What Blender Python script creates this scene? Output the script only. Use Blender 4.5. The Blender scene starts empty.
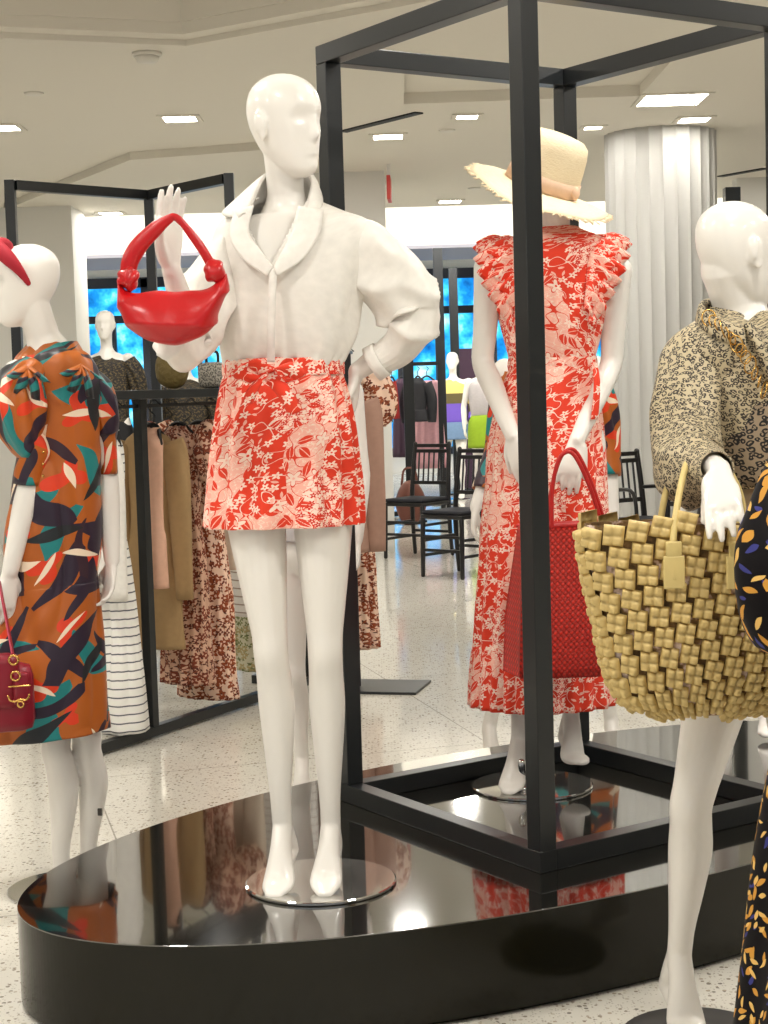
import bpy, bmesh, math, random
import numpy as np
from mathutils import Vector, Matrix
rnd = random.Random(7)
PI = math.pi
COL = bpy.context.scene.collection
HC = 1.385            # camera height
PT = 0.225            # platform top
FL, TH, RO = 1629.4, 0.0755048, -0.0299722
_fw = np.array([0, math.cos(TH), -math.sin(TH)]); _r0 = np.array([1.0, 0, 0]); _u0 = np.cross(_r0, _fw)
CR = math.cos(RO)*_r0 + math.sin(RO)*_u0
CU = -math.sin(RO)*_r0 + math.cos(RO)*_u0
def ray(px, py): return _fw + CR*(px-384)/FL - CU*(py-512)/FL
def W(px, py, Y):
    d = ray(px, py); return np.array([0, 0, HC]) + d*(Y/d[1])
def FZ(px, py, z=0.0):
    d = ray(px, py); return np.array([0, 0, HC]) + d*((z-HC)/d[2])
def A(*v): return np.array(v, float)
def nrm(v):
    v = np.asarray(v, float); return v/max(1e-9, np.linalg.norm(v))

# ------------------------------------------------------------ materials
def lin(r, g, b):
    f = lambda c: ((c/255)/12.92 if c/255 <= .04045 else ((c/255+.055)/1.055)**2.4)
    return (f(r), f(g), f(b), 1)
class NB:
    def __init__(s, name, rough=.5, metal=0.0, base=(.5,.5,.5,1), spec=.5, coat=0, sheen=0):
        s.mat = bpy.data.materials.new(name); s.mat.use_nodes = True
        s.t = s.mat.node_tree; s.t.nodes.clear()
        s.out = s.t.nodes.new('ShaderNodeOutputMaterial'); s.b = s.t.nodes.new('ShaderNodeBsdfPrincipled')
        s.t.links.new(s.b.outputs[0], s.out.inputs[0])
        s.b.inputs['Base Color'].default_value = base; s.b.inputs['Roughness'].default_value = rough
        s.b.inputs['Metallic'].default_value = metal; s.b.inputs['Specular IOR Level'].default_value = spec
        if coat: s.b.inputs['Coat Weight'].default_value = coat; s.b.inputs['Coat Roughness'].default_value = .08
        if sheen: s.b.inputs['Sheen Weight'].default_value = sheen
    def n(s, ty, **k):
        x = s.t.nodes.new(ty)
        for a, v in k.items(): setattr(x, a, v)
        return x
    def put(s, sock, v):
        if isinstance(v, bpy.types.NodeSocket): s.t.links.new(v, sock)
        elif v is not None: sock.default_value = v
    def m(s, op, a, b=None, c=None):
        x = s.n('ShaderNodeMath', operation=op)
        for i, v in enumerate((a, b, c)): s.put(x.inputs[i], v)
        return x.outputs[0]
    def vm(s, op, a, b=None):
        x = s.n('ShaderNodeVectorMath', operation=op)
        s.put(x.inputs[0], a); s.put(x.inputs[1], b)
        return x.outputs['Value'] if op in ('LENGTH', 'DOT_PRODUCT', 'DISTANCE') else x.outputs[0]
    def mix(s, f, a, b, mode='MIX'):
        x = s.n('ShaderNodeMix', data_type='RGBA', blend_type=mode)
        s.put(x.inputs[0], f); s.put(x.inputs[6], a); s.put(x.inputs[7], b)
        return x.outputs[2]
    def sep(s, v):
        x = s.n('ShaderNodeSeparateXYZ'); s.put(x.inputs[0], v); return x.outputs
    def com(s, x_, y_, z_=0.0):
        x = s.n('ShaderNodeCombineXYZ')
        for i, v in enumerate((x_, y_, z_)): s.put(x.inputs[i], v)
        return x.outputs[0]
    def uv(s): return s.n('ShaderNodeTexCoord').outputs['UV']
    def obj(s): return s.n('ShaderNodeTexCoord').outputs['Object']
    def noise(s, vec, scale, detail=2, rough=.5, dist=0, col=False):
        x = s.n('ShaderNodeTexNoise'); s.put(x.inputs['Vector'], vec)
        x.inputs['Scale'].default_value = scale; x.inputs['Detail'].default_value = detail
        x.inputs['Roughness'].default_value = rough; x.inputs['Distortion'].default_value = dist
        return x.outputs['Color' if col else 'Fac']
    def vor(s, vec, scale=1.0, feature='F1', rand=1.0, dims='2D', metric='EUCLIDEAN'):
        x = s.n('ShaderNodeTexVoronoi', feature=feature, voronoi_dimensions=dims)
        if feature in ('F1', 'F2'): x.distance = metric
        s.put(x.inputs['Vector'], vec); x.inputs['Scale'].default_value = scale
        x.inputs['Randomness'].default_value = rand
        return x.outputs
    def ramp(s, f, stops, interp='LINEAR'):
        x = s.n('ShaderNodeValToRGB'); s.put(x.inputs[0], f); r = x.color_ramp; r.interpolation = interp
        while len(r.elements) > 1: r.elements.remove(r.elements[-1])
        r.elements[0].position = stops[0][0]; r.elements[0].color = stops[0][1]
        for p, c in stops[1:]:
            e = r.elements.new(p); e.color = c
        return x.outputs[0]
    def scalev(s, v, sx, sy, ox=0.0, oy=0.0):
        x = s.n('ShaderNodeMapping'); s.put(x.inputs[0], v)
        x.inputs['Scale'].default_value = (sx, sy, 1); x.inputs['Location'].default_value = (ox, oy, 0)
        return x.outputs[0]
    def warp(s, v, scale, amt):
        c = s.noise(v, scale, 1, col=True)
        d = s.vm('SUBTRACT', c, (.5, .5, .5))
        x = s.n('ShaderNodeVectorMath', operation='SCALE'); s.put(x.inputs[0], d); x.inputs['Scale'].default_value = amt
        return s.vm('ADD', v, x.outputs[0])
    def motif(s, v, sx, sy=None, ox=0.0, oy=0.0, jit=.85):
        v = s.scalev(v, sx, sy or sx, ox, oy)
        o = s.vor(v, 1.0, rand=jit)
        l = s.sep(s.vm('SUBTRACT', v, o['Position'])); c = s.sep(o['Color'])
        r = s.m('SQRT', s.m('ADD', s.m('MULTIPLY', l[0], l[0]), s.m('MULTIPLY', l[1], l[1])))
        ang = s.m('ADD', s.m('ARCTAN2', l[1], l[0]), s.m('MULTIPLY', c[0], 6.283))
        return dict(r=r, a=ang, p=c[1], q=c[2])
    def flower(s, mo, n, size, depth=.35, hole=.2, prob=1.0):
        R = s.m('MULTIPLY_ADD', s.m('COSINE', s.m('MULTIPLY', mo['a'], n)), size*depth, size*(1-depth))
        f = s.m('GREATER_THAN', R, mo['r'])
        if hole: f = s.m('MULTIPLY', f, s.m('GREATER_THAN', mo['r'], size*hole))
        if prob < 1: f = s.m('MULTIPLY', f, s.m('LESS_THAN', mo['p'], prob))
        return f
    def leaf(s, mo, l, w, prob=1.0, off=0.0, vein=0.0, inv=False):
        a = s.m('ADD', mo['a'], off)
        lx = s.m('MULTIPLY', mo['r'], s.m('COSINE', a)); ly = s.m('ABSOLUTE', s.m('MULTIPLY', mo['r'], s.m('SINE', a)))
        q = s.m('DIVIDE', lx, l)
        f = s.m('GREATER_THAN', s.m('MULTIPLY', s.m('SUBTRACT', 1.0, s.m('MULTIPLY', q, q)), w), ly)
        if vein: f = s.m('MULTIPLY', f, s.m('GREATER_THAN', ly, vein))
        if prob < 1: f = s.m('MULTIPLY', f, s.m('GREATER_THAN' if inv else 'LESS_THAN', mo['p'], (1-prob) if inv else prob))
        return f
    def mx(s, a, b): return s.m('MAXIMUM', a, b)
    def color(s, c): s.put(s.b.inputs['Base Color'], c); return s
    def bump(s, h, strength=.3, dist=.01):
        x = s.n('ShaderNodeBump'); x.inputs['Strength'].default_value = strength; x.inputs['Distance'].default_value = dist
        s.put(x.inputs['Height'], h); s.t.links.new(x.outputs[0], s.b.inputs['Normal']); return s

def plain(name, c, rough=.5, metal=0, bump=None, **k):
    nb = NB(name, rough, metal, lin(*c), **k)
    if bump: nb.bump(nb.noise(nb.obj(), bump[0], 3), bump[1], bump[2])
    return nb.mat
MAT = {}
MAT['white'] = plain('mannequin_white', (238, 234, 227), .28, coat=.25)
MAT['blackmetal'] = plain('black_frame', (25, 28, 30), .32, bump=(140, .04, .002), spec=.5)
MAT['gloss'] = plain('black_gloss', (17, 16, 12), .03, spec=.9, coat=1.0)
MAT['gloss'].node_tree.nodes['Principled BSDF'].inputs['IOR'].default_value = 1.9
def side_mat():
    nb = NB('black_gloss_side', .14, 0, spec=.28); o = nb.obj()
    f = nb.noise(o, 9, 4, .6)
    nb.color(nb.mix(f, lin(12, 11, 4), lin(24, 22, 9))); return nb.mat
MAT['side'] = side_mat()
MAT['steel'] = plain('polished_steel', (205, 204, 200), .05, .9)
MAT['chrome'] = plain('chrome', (220, 220, 220), .12, 1)
MAT['gold'] = plain('gold_metal', (214, 170, 96), .25, 1)
MAT['ceil'] = plain('ceiling_paint', (226, 221, 209), .85)
MAT['column'] = plain('column_paint', (188, 187, 183), .85)
MAT['wall'] = plain('wall_paint', (228, 226, 220), .8)
MAT['soffitshade'] = plain('soffit_shade_grey', (150, 148, 158), .7)  # lavender grey stands in for the shade under the bulkhead
MAT['mull'] = plain('window_frame_dark', (22, 26, 40), .4)
MAT['shirt'] = None
def emi(name, c, st):
    nb = NB(name); e = nb.n('ShaderNodeEmission'); e.inputs[0].default_value = c; e.inputs[1].default_value = st
    nb.t.links.new(e.outputs[0], nb.out.inputs[0]); return nb.mat
MAT['lamp'] = emi('lamp_glow', (1, .95, .86, 1), 22)
def glasslit():
    nb = NB('daylit_glass'); o = nb.obj()
    f = nb.noise(o, 1.6, 4, .65)
    c = nb.ramp(f, [(.30, (.005, .07, .26, 1)), (.44, (.01, .22, .6, 1)), (.54, (.05, .5, .9, 1)), (.62, (.35, .8, 1, 1)), (.72, (.9, .97, 1, 1))])
    e = nb.n('ShaderNodeEmission'); nb.put(e.inputs[0], c); e.inputs[1].default_value = 1.3
    nb.t.links.new(e.outputs[0], nb.out.inputs[0]); return nb.mat
MAT['glass'] = glasslit()
def terrazzo():
    nb = NB('terrazzo', .1, spec=.5); o = nb.obj()
    base = nb.mix(nb.noise(o, 1.2, 3), lin(220, 216, 205), lin(232, 228, 218))
    v = nb.vor(o, 80, dims='3D'); c = nb.sep(v['Color'])
    chip = nb.m('MULTIPLY', nb.m('LESS_THAN', v['Distance'], .42), nb.m('LESS_THAN', c[0], .26))
    col = nb.ramp(c[1], [(0, lin(120, 104, 84)), (.35, lin(165, 150, 128)), (.6, lin(190, 180, 162)), (.85, lin(85, 76, 64))], 'CONSTANT')
    cc = nb.mix(nb.m('MULTIPLY', chip, .75), base, col)
    v2 = nb.vor(o, 170, dims='3D'); c2 = nb.sep(v2['Color'])
    chip2 = nb.m('MULTIPLY', nb.m('LESS_THAN', v2['Distance'], .4), nb.m('LESS_THAN', c2[0], .25))
    cc = nb.mix(nb.m('MULTIPLY', chip2, .5), cc, lin(135, 122, 102))
    p = nb.sep(o)
    def seam(q, off): return nb.m('LESS_THAN', nb.m('ABSOLUTE', nb.m('SUBTRACT', nb.m('FRACT', nb.m('DIVIDE', nb.m('ADD', q, off), 1.52)), .5)), .0018)
    rx = nb.m('ADD', nb.m('MULTIPLY', p[0], .966), nb.m('MULTIPLY', p[1], .259)); ry = nb.m('SUBTRACT', nb.m('MULTIPLY', p[1], .966), nb.m('MULTIPLY', p[0], .259))
    sm = nb.mx(seam(rx, 0.3), seam(ry, .9))
    cc = nb.mix(nb.m('MULTIPLY', sm, .6), cc, lin(120, 112, 98))
    nb.color(cc); nb.put(nb.b.inputs['Roughness'], nb.m('MULTIPLY_ADD', nb.noise(o, 3, 3), .1, .05))
    return nb.mat
MAT['terrazzo'] = terrazzo()

def cloth(nb, fine=900, st=.15):
    nb.b.inputs['Sheen Weight'].default_value = .04
    return nb.bump(nb.noise(nb.uv(), fine, 1), st, .002).mat
def red_floral(name, sc=1.0):
    nb = NB(name, .75); u = nb.scalev(nb.uv(), sc, sc)
    uw = nb.warp(u, 10, .045)
    patch = nb.vor(nb.scalev(uw, 13, 6), 1.0); pc = nb.sep(patch['Color'])
    isred = nb.m('GREATER_THAN', pc[0], .55); iscream = nb.m('LESS_THAN', pc[0], .2)
    pink = lin(250, 186, 168); red = lin(228, 56, 24); cream = lin(253, 222, 206); dred = lin(214, 40, 14)
    uf = nb.warp(u, 26, .006)
    f5 = nb.motif(uf, 40); fl = nb.flower(f5, 5, .40, .28, .2, .72)
    f6 = nb.motif(uf, 58, ox=4.4, oy=.7); fl6 = nb.flower(f6, 5, .4, .28, .22, .7)
    L1 = nb.motif(uf, 34, 24, ox=3.3); big = nb.leaf(L1, .5, .24, .8, vein=.022)
    L2 = nb.motif(uf, 30, 30, ox=9.3, oy=2.2); big2 = nb.leaf(L2, .5, .2, .75, vein=.022)
    lv = nb.motif(uf, 62, ox=7.1); sl = nb.leaf(lv, .5, .17)
    ln = nb.m('LESS_THAN', nb.m('ABSOLUTE', nb.m('SUBTRACT', nb.noise(uf, 70, 2), .5)), .02)
    stem_ = nb.m('LESS_THAN', nb.m('ABSOLUTE', nb.m('SUBTRACT', nb.noise(uf, 24, 0), .5)), .010)
    f4 = nb.motif(uf, 20, ox=1.7, oy=5.2); blos = nb.flower(f4, 5, .45, .3, .14, .5); ring = nb.m('SUBTRACT', nb.flower(f4, 5, .45, .3, 0, .5), nb.flower(f4, 5, .38, .3, 0, .5))
    cR = nb.mix(nb.mx(fl, stem_), red, cream); cR = nb.mix(nb.m('MULTIPLY', sl, nb.m('LESS_THAN', lv['p'], .35)), cR, pink)
    cP = nb.mix(ln, pink, cream); cP = nb.mix(nb.mx(big, stem_), cP, red); cP = nb.mix(blos, cP, cream); cP = nb.mix(ring, cP, red)
    cC = nb.mix(sl, cream, pink); cC = nb.mix(nb.mx(ln, big2), cC, red); cC = nb.mix(fl6, cC, dred)
    c = nb.mix(isred, cP, cR); c = nb.mix(iscream, c, cC)
    return cloth(nb.color(c))
MAT['redfloral'] = red_floral('red_pink_floral_cotton')
MAT['redfloral2'] = red_floral('red_pink_floral_voile', .95)
def jungle(name, sc=1.0):
    nb = NB(name, .42); u = nb.scalev(nb.uv(), sc*.88, sc*.88); w = nb.warp(u, 5, .16)
    base = lin(172, 88, 18); navy = lin(38, 22, 44); teal = lin(22, 128, 128); red = lin(222, 58, 16); wht = lin(246, 226, 200)
    c = nb.mix(nb.noise(u, 3, 1), base, lin(184, 96, 22))
    m1 = nb.motif(w, 7.0, 5.6); m2 = nb.motif(w, 7.5, ox=3.7, oy=1.9); m3 = nb.motif(w, 6.2, ox=8.1, oy=4.4); m4 = nb.motif(w, 7.5, 6, ox=5.5, oy=7.7)
    c = nb.mix(nb.leaf(m3, .62, .16, .7), c, teal)
    c = nb.mix(nb.flower(m2, 3, .34, .3, 0, .6), c, red)
    c = nb.mix(nb.leaf(m1, .85, .15, .8), c, navy); c = nb.mix(nb.leaf(m1, .7, .11, .55, 1.3), c, navy)
    c = nb.mix(nb.leaf(m4, .7, .10, .4, .5), c, lin(52, 26, 40))
    c = nb.mix(nb.leaf(m4, .34, .07, .4, 2.2), c, wht)
    c = nb.mix(nb.leaf(m2, .3, .06, .5, .7), c, wht); c = nb.mix(nb.leaf(m3, .4, .1, .4, 1.2), c, lin(26, 30, 34))
    return cloth(nb.color(c), 1200, .08)
MAT['jungle'] = jungle('orange_jungle_print')
def leopard(name, sc=1.0, base=(176, 160, 128), dark=(34, 30, 28), thr=.5):
    nb = NB(name, .6); u = nb.scalev(nb.uv(), sc, sc); w = nb.warp(u, 80, .008)
    v = nb.vor(nb.scalev(w, 120, 140), 1.0); c = nb.sep(v['Color'])
    d = v['Distance']
    ring = nb.m('MULTIPLY', nb.m('GREATER_THAN', d, .16), nb.m('LESS_THAN', d, .46))
    gap = nb.m('GREATER_THAN', nb.noise(w, 190, 2), thr-.06)
    ring = nb.m('MULTIPLY', ring, gap)
    col = nb.mix(nb.noise(u, 12, 2), lin(*base), lin(base[0]-26, base[1]-28, base[2]-30))
    nb.color(nb.mix(ring, col, lin(*dark)))
    return cloth(nb)
MAT['leopard'] = leopard('leopard_chiffon', .9, (206, 192, 160), (52, 44, 36), .47)
MAT['leopard2'] = leopard('leopard_lining', .62, (170, 152, 128), (18, 16, 18), .44)
def blackfloral():
    nb = NB('black_leaf_print', .7, spec=.15); u = nb.uv(); w = nb.warp(u, 20, .03)
    c = lin(10, 6, 9)
    m1 = nb.motif(w, 32); m2 = nb.motif(w, 36, ox=3.1, oy=.4); m3 = nb.motif(w, 44, ox=6.7)
    c = nb.mix(nb.leaf(m3, .4, .16, .3), c, lin(58, 60, 126))
    c = nb.mix(nb.leaf(m1, .42, .17, .7), c, lin(205, 148, 62)); c = nb.mix(nb.leaf(m2, .4, .15, .5), c, lin(226, 184, 104))
    return cloth(nb.color(c), 1200, .08)
MAT['blackfloral'] = blackfloral()
def brownfloral(name, base, cols, sc=1.0):
    nb = NB(name, .75); u = nb.scalev(nb.uv(), sc, sc); w = nb.warp(u, 25, .02)
    c = lin(*base); m1 = nb.motif(w, 22); m2 = nb.motif(w, 34, ox=2.2); m3 = nb.motif(w, 28, ox=5.1, oy=3)
    c = nb.mix(nb.leaf(m2, .5, .16, .7), c, lin(*cols[1])); c = nb.mix(nb.leaf(m2, .45, .13, .6, off=1.4), c, lin(*cols[2]))
    c = nb.mix(nb.flower(m3, 4, .42, .3, .25, .55), c, lin(*cols[0])); c = nb.mix(nb.flower(m1, 5, .48, .25, .25, .65), c, lin(*cols[3]))
    return cloth(nb.color(c))
MAT['brown1'] = brownfloral('rust_floral_crepe', (238, 204, 180), [(120, 48, 22), (96, 40, 24), (150, 76, 40), (146, 66, 26)])
MAT['brown2'] = brownfloral('rust_floral_crepe_dark', (214, 172, 146), [(96, 34, 18), (84, 36, 22), (128, 60, 30), (124, 50, 22)], 1.15)
MAT['palefloral'] = brownfloral('sage_floral_cotton', (206, 204, 178), [(120, 128, 70), (150, 152, 108), (96, 106, 56), (176, 160, 110)], 1.1)
def stripes(name, base, line, period=.028, w=.12):
    nb = NB(name, .8); u = nb.sep(nb.uv())
    f = nb.m('LESS_THAN', nb.m('FRACT', nb.m('DIVIDE', u[1], period)), w)
    return cloth(nb.color(nb.mix(f, lin(*base), lin(*line))))
MAT['stripe'] = stripes('striped_cotton', (240, 238, 232), (92, 92, 98), .034, .16)
MAT['tee'] = stripes('striped_jersey', (244, 242, 238), (168, 152, 140), .036, .16)
def fab(name, c, rough=.8, fine=700, st=.2):
    nb = NB(name, rough); u = nb.uv()
    k = .9
    nb.color(nb.mix(nb.noise(u, 40, 2), lin(*c), lin(c[0]*k, c[1]*k, c[2]*k))); return cloth(nb, fine, st)
MAT['shirt'] = fab('white_poplin', (246, 242, 234), .75, 1500, .06)
MAT['khaki'] = fab('khaki_twill', (168, 136, 92))
MAT['blush'] = fab('blush_knit', (226, 178, 152))
MAT['cream'] = fab('cream_knit', (226, 210, 190))
MAT['taupe'] = fab('taupe_knit', (172, 134, 116))
MAT['creamshort'] = fab('cream_twill', (216, 196, 170))
MAT['black'] = fab('black_wool', (20, 19, 22))
MAT['charcoal'] = fab('charcoal_wool', (48, 48, 54))
MAT['pinkpl'] = fab('pink_pleats', (222, 170, 180))
MAT['redwool'] = fab('red_wool', (176, 30, 28))
MAT['lime'] = fab('lime_skirt', (160, 196, 40))
MAT['denim'] = fab('light_denim', (118, 148, 184))
MAT['plum'] = fab('plum_knit', (70, 46, 66))
MAT['navy'] = fab('navy_cloth', (24, 28, 66))
MAT['greyknit'] = fab('grey_knit', (196, 190, 190))
def lace():
    nb = NB('black_gold_lace', .6); u = nb.uv()
    f = nb.noise(nb.scalev(u, 1, 1), 60, 4, .7)
    return cloth(nb.color(nb.ramp(f, [(.44, lin(12, 11, 11)), (.53, lin(48, 40, 28)), (.6, lin(120, 100, 62)), (.66, lin(30, 26, 22))])))
MAT['lace'] = lace()
def bands():
    nb = NB('colour_block_knit', .8); v = nb.m('MULTIPLY', nb.sep(nb.uv())[1], -1.0)
    return cloth(nb.color(nb.ramp(v, [(0, lin(232, 214, 120)), (.25, lin(96, 86, 50)), (.38, lin(112, 84, 190)), (.6, lin(100, 76, 180))], 'CONSTANT')))
MAT['bands'] = bands()
MAT['redleather'] = plain('red_leather', (184, 16, 22), .3, bump=(90, .12, .004))
def weave(name, c, sc):
    nb = NB(name, .5); u = nb.uv(); r = nb.n('ShaderNodeMapping'); nb.put(r.inputs[0], u); r.inputs['Rotation'].default_value = (0, 0, PI/4); r.inputs['Scale'].default_value = (sc, sc, 1)
    p = nb.sep(r.outputs[0])
    a = nb.m('ABSOLUTE', nb.m('SINE', nb.m('MULTIPLY', p[0], PI))); b = nb.m('ABSOLUTE', nb.m('SINE', nb.m('MULTIPLY', p[1], PI)))
    ck = nb.m('MODULO', nb.m('ADD', nb.m('FLOOR', p[0]), nb.m('FLOOR', p[1])), 2.0)
    h = nb.m('MULTIPLY', nb.m('POWER', nb.m('MULTIPLY', a, b), .4), nb.m('MULTIPLY_ADD', nb.m('ABSOLUTE', ck), .4, .6))
    nb.color(nb.mix(h, lin(c[0]*.62, c[1]*.5, c[2]*.5), lin(*c)))
    return nb.bump(h, .7, .006).mat
MAT['redweave'] = weave('red_woven_leather', (220, 42, 26), 84)
MAT['redtrim'] = plain('red_leather_trim', (186, 22, 20), .4)
MAT['wine'] = plain('wine_leather', (132, 14, 36), .36, bump=(160, .12, .003))
MAT['winestrap'] = plain('wine_strap', (176, 38, 66), .45)
MAT['straw'] = plain('butter_woven_leather', (206, 180, 116), .5, bump=(70, .18, .004))
MAT['strawhandle'] = plain('butter_leather', (214, 192, 126), .45)
MAT['strawlining'] = plain('tan_lining', (120, 92, 50), .8)
MAT['paper'] = plain('stuffing_paper', (232, 214, 208), .8, bump=(30, .6, .02))
def hatm():
    nb = NB('natural_raffia', .8); u = nb.uv(); f = nb.noise(nb.scalev(u, 60, 340), 1, 3)
    return nb.color(nb.mix(f, lin(226, 204, 162), lin(248, 234, 204))).bump(f, .5, .004).mat
MAT['raffia'] = hatm()
MAT['hatband'] = fab('blush_ribbon', (226, 190, 160))
MAT['headband'] = fab('crimson_velvet', (176, 16, 40), .7)
MAT['lacquer'] = plain('black_lacquer', (20, 17, 18), .3)
MAT['seatpad'] = plain('navy_seat_pad', (20, 20, 30), .7)
MAT['greyplate'] = plain('dark_grey_plate', (66, 64, 62), .55)
MAT['snake'] = leopard('grey_snakeskin', .8, (186, 180, 168), (60, 56, 52), .5)
MAT['olive'] = plain('olive_straw', (104, 88, 44), .7, bump=(60, .8, .01))
MAT['tanbag'] = plain('brown_leather', (110, 62, 50), .5)
MAT['detector'] = plain('plastic_white', (222, 218, 208), .5)
MAT['slot'] = plain('slot_black', (14, 14, 14), .6)
MAT['exitred'] = plain('exit_red', (200, 60, 50), .5)
MAT['tagdark'] = plain('metal_slot_dark', (70, 66, 62), .4, .6)
MAT['hookmetal'] = plain('hanger_metal', (120, 120, 120), .3, 1)
MAT['hangerblack'] = plain('hanger_black', (22, 20, 20), .5)
# ------------------------------------------------------------ objects and grouping
def link(o): COL.objects.link(o); return o
def thing(name, label, cat, loc=(0, 0, 0), group=None):
    o = link(bpy.data.objects.new(name, None)); o.location = tuple(float(x) for x in loc); o.empty_display_size = .1
    o['label'] = label; o['category'] = cat
    if group: o['group'] = group
    return o
def tag(o, label=None, cat=None, group=None, kind=None):
    for k, v in (('label', label), ('category', cat), ('group', group), ('kind', kind)):
        if v: o[k] = v
    return o
def origin(o):
    p = np.zeros(3)
    while o is not None:
        p = p + np.array(o.location); o = o.parent
    return p
class SN:   # smooth spectral noise, vectorised
    def __init__(s, seed, freq, n=14, aniso=(1, 1, 1)):
        r = np.random.RandomState(seed); k = r.normal(size=(n, 3)); k /= np.linalg.norm(k, axis=1)[:, None]
        s.k = k*freq*r.uniform(.55, 1.5, (n, 1))*np.array(aniso); s.p = r.uniform(0, 6.28, n); s.n = n
    def __call__(s, P): return np.sin(P@s.k.T + s.p).sum(1)*math.sqrt(2/s.n)*.6
def ridge(sn, P): return 1-2*np.abs(np.clip(sn(P), -1, 1))

class MB:
    def __init__(s): s.v = []; s.f = []; s.uv = []; s.has_uv = False
    def add(s, verts, faces, uvs=None):
        b = len(s.v); s.v.extend([tuple(map(float, p)) for p in verts]); s.f.extend([tuple(i+b for i in f) for f in faces])
        if uvs is not None: s.has_uv = True
        s.uv.extend(uvs if uvs is not None else [[(0., 0.)]*len(f) for f in faces])
    def box(s, c, size, R=None, bev=0.0):
        hx, hy, hz = [q/2 for q in size]; c = np.asarray(c, float)
        if bev > 0:
            b = min(bev, hx*.9, hy*.9, hz*.9); bm = bmesh.new(); bmesh.ops.create_cube(bm, size=1)
            for v in bm.verts: v.co = Vector((v.co.x*2*hx, v.co.y*2*hy, v.co.z*2*hz))
            bmesh.ops.bevel(bm, geom=list(bm.edges), offset=b, segments=2, affect='EDGES', profile=.6)
            P = np.array([v.co[:] for v in bm.verts]); bm.verts.index_update(); Fc = [tuple(v.index for v in f.verts) for f in bm.faces]; bm.free()
        else:
            P = np.array([(x*hx, y*hy, z*hz) for x in (-1, 1) for y in (-1, 1) for z in (-1, 1)])
            Fc = [(0, 1, 3, 2), (4, 6, 7, 5), (0, 4, 5, 1), (2, 3, 7, 6), (0, 2, 6, 4), (1, 5, 7, 3)]
        uv = []
        for f in Fc:
            q = P[list(f)]; n = np.abs(np.cross(q[1]-q[0], q[2]-q[0])); i = int(np.argmax(n))
            a, b_ = [(1, 2), (0, 2), (0, 1)][i]; uv.append([(float(p[a]), float(p[b_])) for p in q])
        if R is not None: P = P@np.asarray(R).T
        s.add(P+c, Fc, uv); return s
    def bar(s, p, q, w, h=None, up=(0, 0, 1), bev=0.0):
        p = np.asarray(p, float); q = np.asarray(q, float); d = q-p; L = np.linalg.norm(d); d /= L
        u = np.asarray(up, float)
        if abs(u@d) > .95: u = A(0, 1, 0)
        x = nrm(np.cross(d, u)); y = np.cross(x, d)
        return s.box((p+q)/2, (w, h or w, L), np.stack([x, y, d], 1), bev)
    def grid(s, G, UV=None, closed=False, flip=False):
        n, m = len(G), len(G[0]); v = [p for r in G for p in r]; f = []; uv = []
        for i in range(n-1):
            for j in range(m if closed else m-1):
                j2 = (j+1) % m
                q = (i*m+j, i*m+j2, (i+1)*m+j2, (i+1)*m+j)
                f.append(q[::-1] if flip else q)
                if UV is not None:
                    w = [UV[i][j], UV[i][j+1], UV[i+1][j+1], UV[i+1][j]]
                    uv.append(w[::-1] if flip else w)
        s.add(v, f, uv if UV is not None else None)
        return len(s.v)-len(v)
    def rings(s, R, cap=True):
        m = len(R[0]); b = s.grid(R, None, True)
        if cap:
            n = len(R)
            c0 = np.mean(R[0], axis=0); c1 = np.mean(R[-1], axis=0)
            i0 = len(s.v); s.v.append(tuple(map(float, c0))); s.v.append(tuple(map(float, c1)))
            for j in range(m):
                s.f.append((b+(j+1) % m, b+j, i0)); s.f.append((b+(n-1)*m+j, b+(n-1)*m+(j+1) % m, i0+1)); s.uv.extend([[(0., 0.)]*3]*2)
        return s
    def tube(s, pts, rad, seg=14, sub=5, flat=None, fdir=None, round_=True, smooth=True):
        """swept tube; rad list of r or (ra, rb) with ra along fdir"""
        pts = np.asarray(pts, float); ra = np.array([(r, r) if np.isscalar(r) else r for r in rad], float)
        if len(ra) == 1 or ra.shape[0] != len(pts): ra = np.repeat(ra[:1], len(pts), 0)
        if smooth and len(pts) > 2: P = crm(pts, sub); Rr = crm(ra, sub)
        else: P, Rr = pts, ra
        T = np.gradient(P, axis=0); T /= np.linalg.norm(T, axis=1)[:, None]+1e-12
        u = np.asarray(fdir, float) if fdir is not None else (A(0, 0, 1) if abs(T[0][2]) < .9 else A(0, 1, 0))
        out = []; th = np.arange(seg)*2*PI/seg
        fr = []
        for i in range(len(P)):
            u = nrm(u-(u@T[i])*T[i]); fr.append((u, np.cross(T[i], u)))
        if round_:
            for k in (0, .35, .7): 
                a = PI/2*k; q = P[0]-T[0]*Rr[0].min()*math.cos(a); sc = max(.02, math.sin(a))
                out.append([q+sc*(Rr[0][0]*math.cos(t)*fr[0][0]+Rr[0][1]*math.sin(t)*fr[0][1]) for t in th])
        for i in range(len(P)):
            out.append([P[i]+Rr[i][0]*math.cos(t)*fr[i][0]+Rr[i][1]*math.sin(t)*fr[i][1] for t in th])
        if round_:
            for k in (.7, .35, 0):
                a = PI/2*k; q = P[-1]+T[-1]*Rr[-1].min()*math.cos(a); sc = max(.02, math.sin(a))
                out.append([q+sc*(Rr[-1][0]*math.cos(t)*fr[-1][0]+Rr[-1][1]*math.sin(t)*fr[-1][1]) for t in th])
        return s.rings(out, True)
    def ell(s, c, r, R=None, n=16, m=10):
        out = []
        for i in range(m+1):
            a = -PI/2+PI*i/m; ca = max(.01, math.cos(a)); P = np.array([(r[0]*ca*math.cos(t), r[1]*ca*math.sin(t), r[2]*math.sin(a)) for t in np.arange(n)*2*PI/n])
            if R is not None: P = P@np.asarray(R).T
            out.append(P+np.asarray(c, float))
        return s.rings(out, True)
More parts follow.
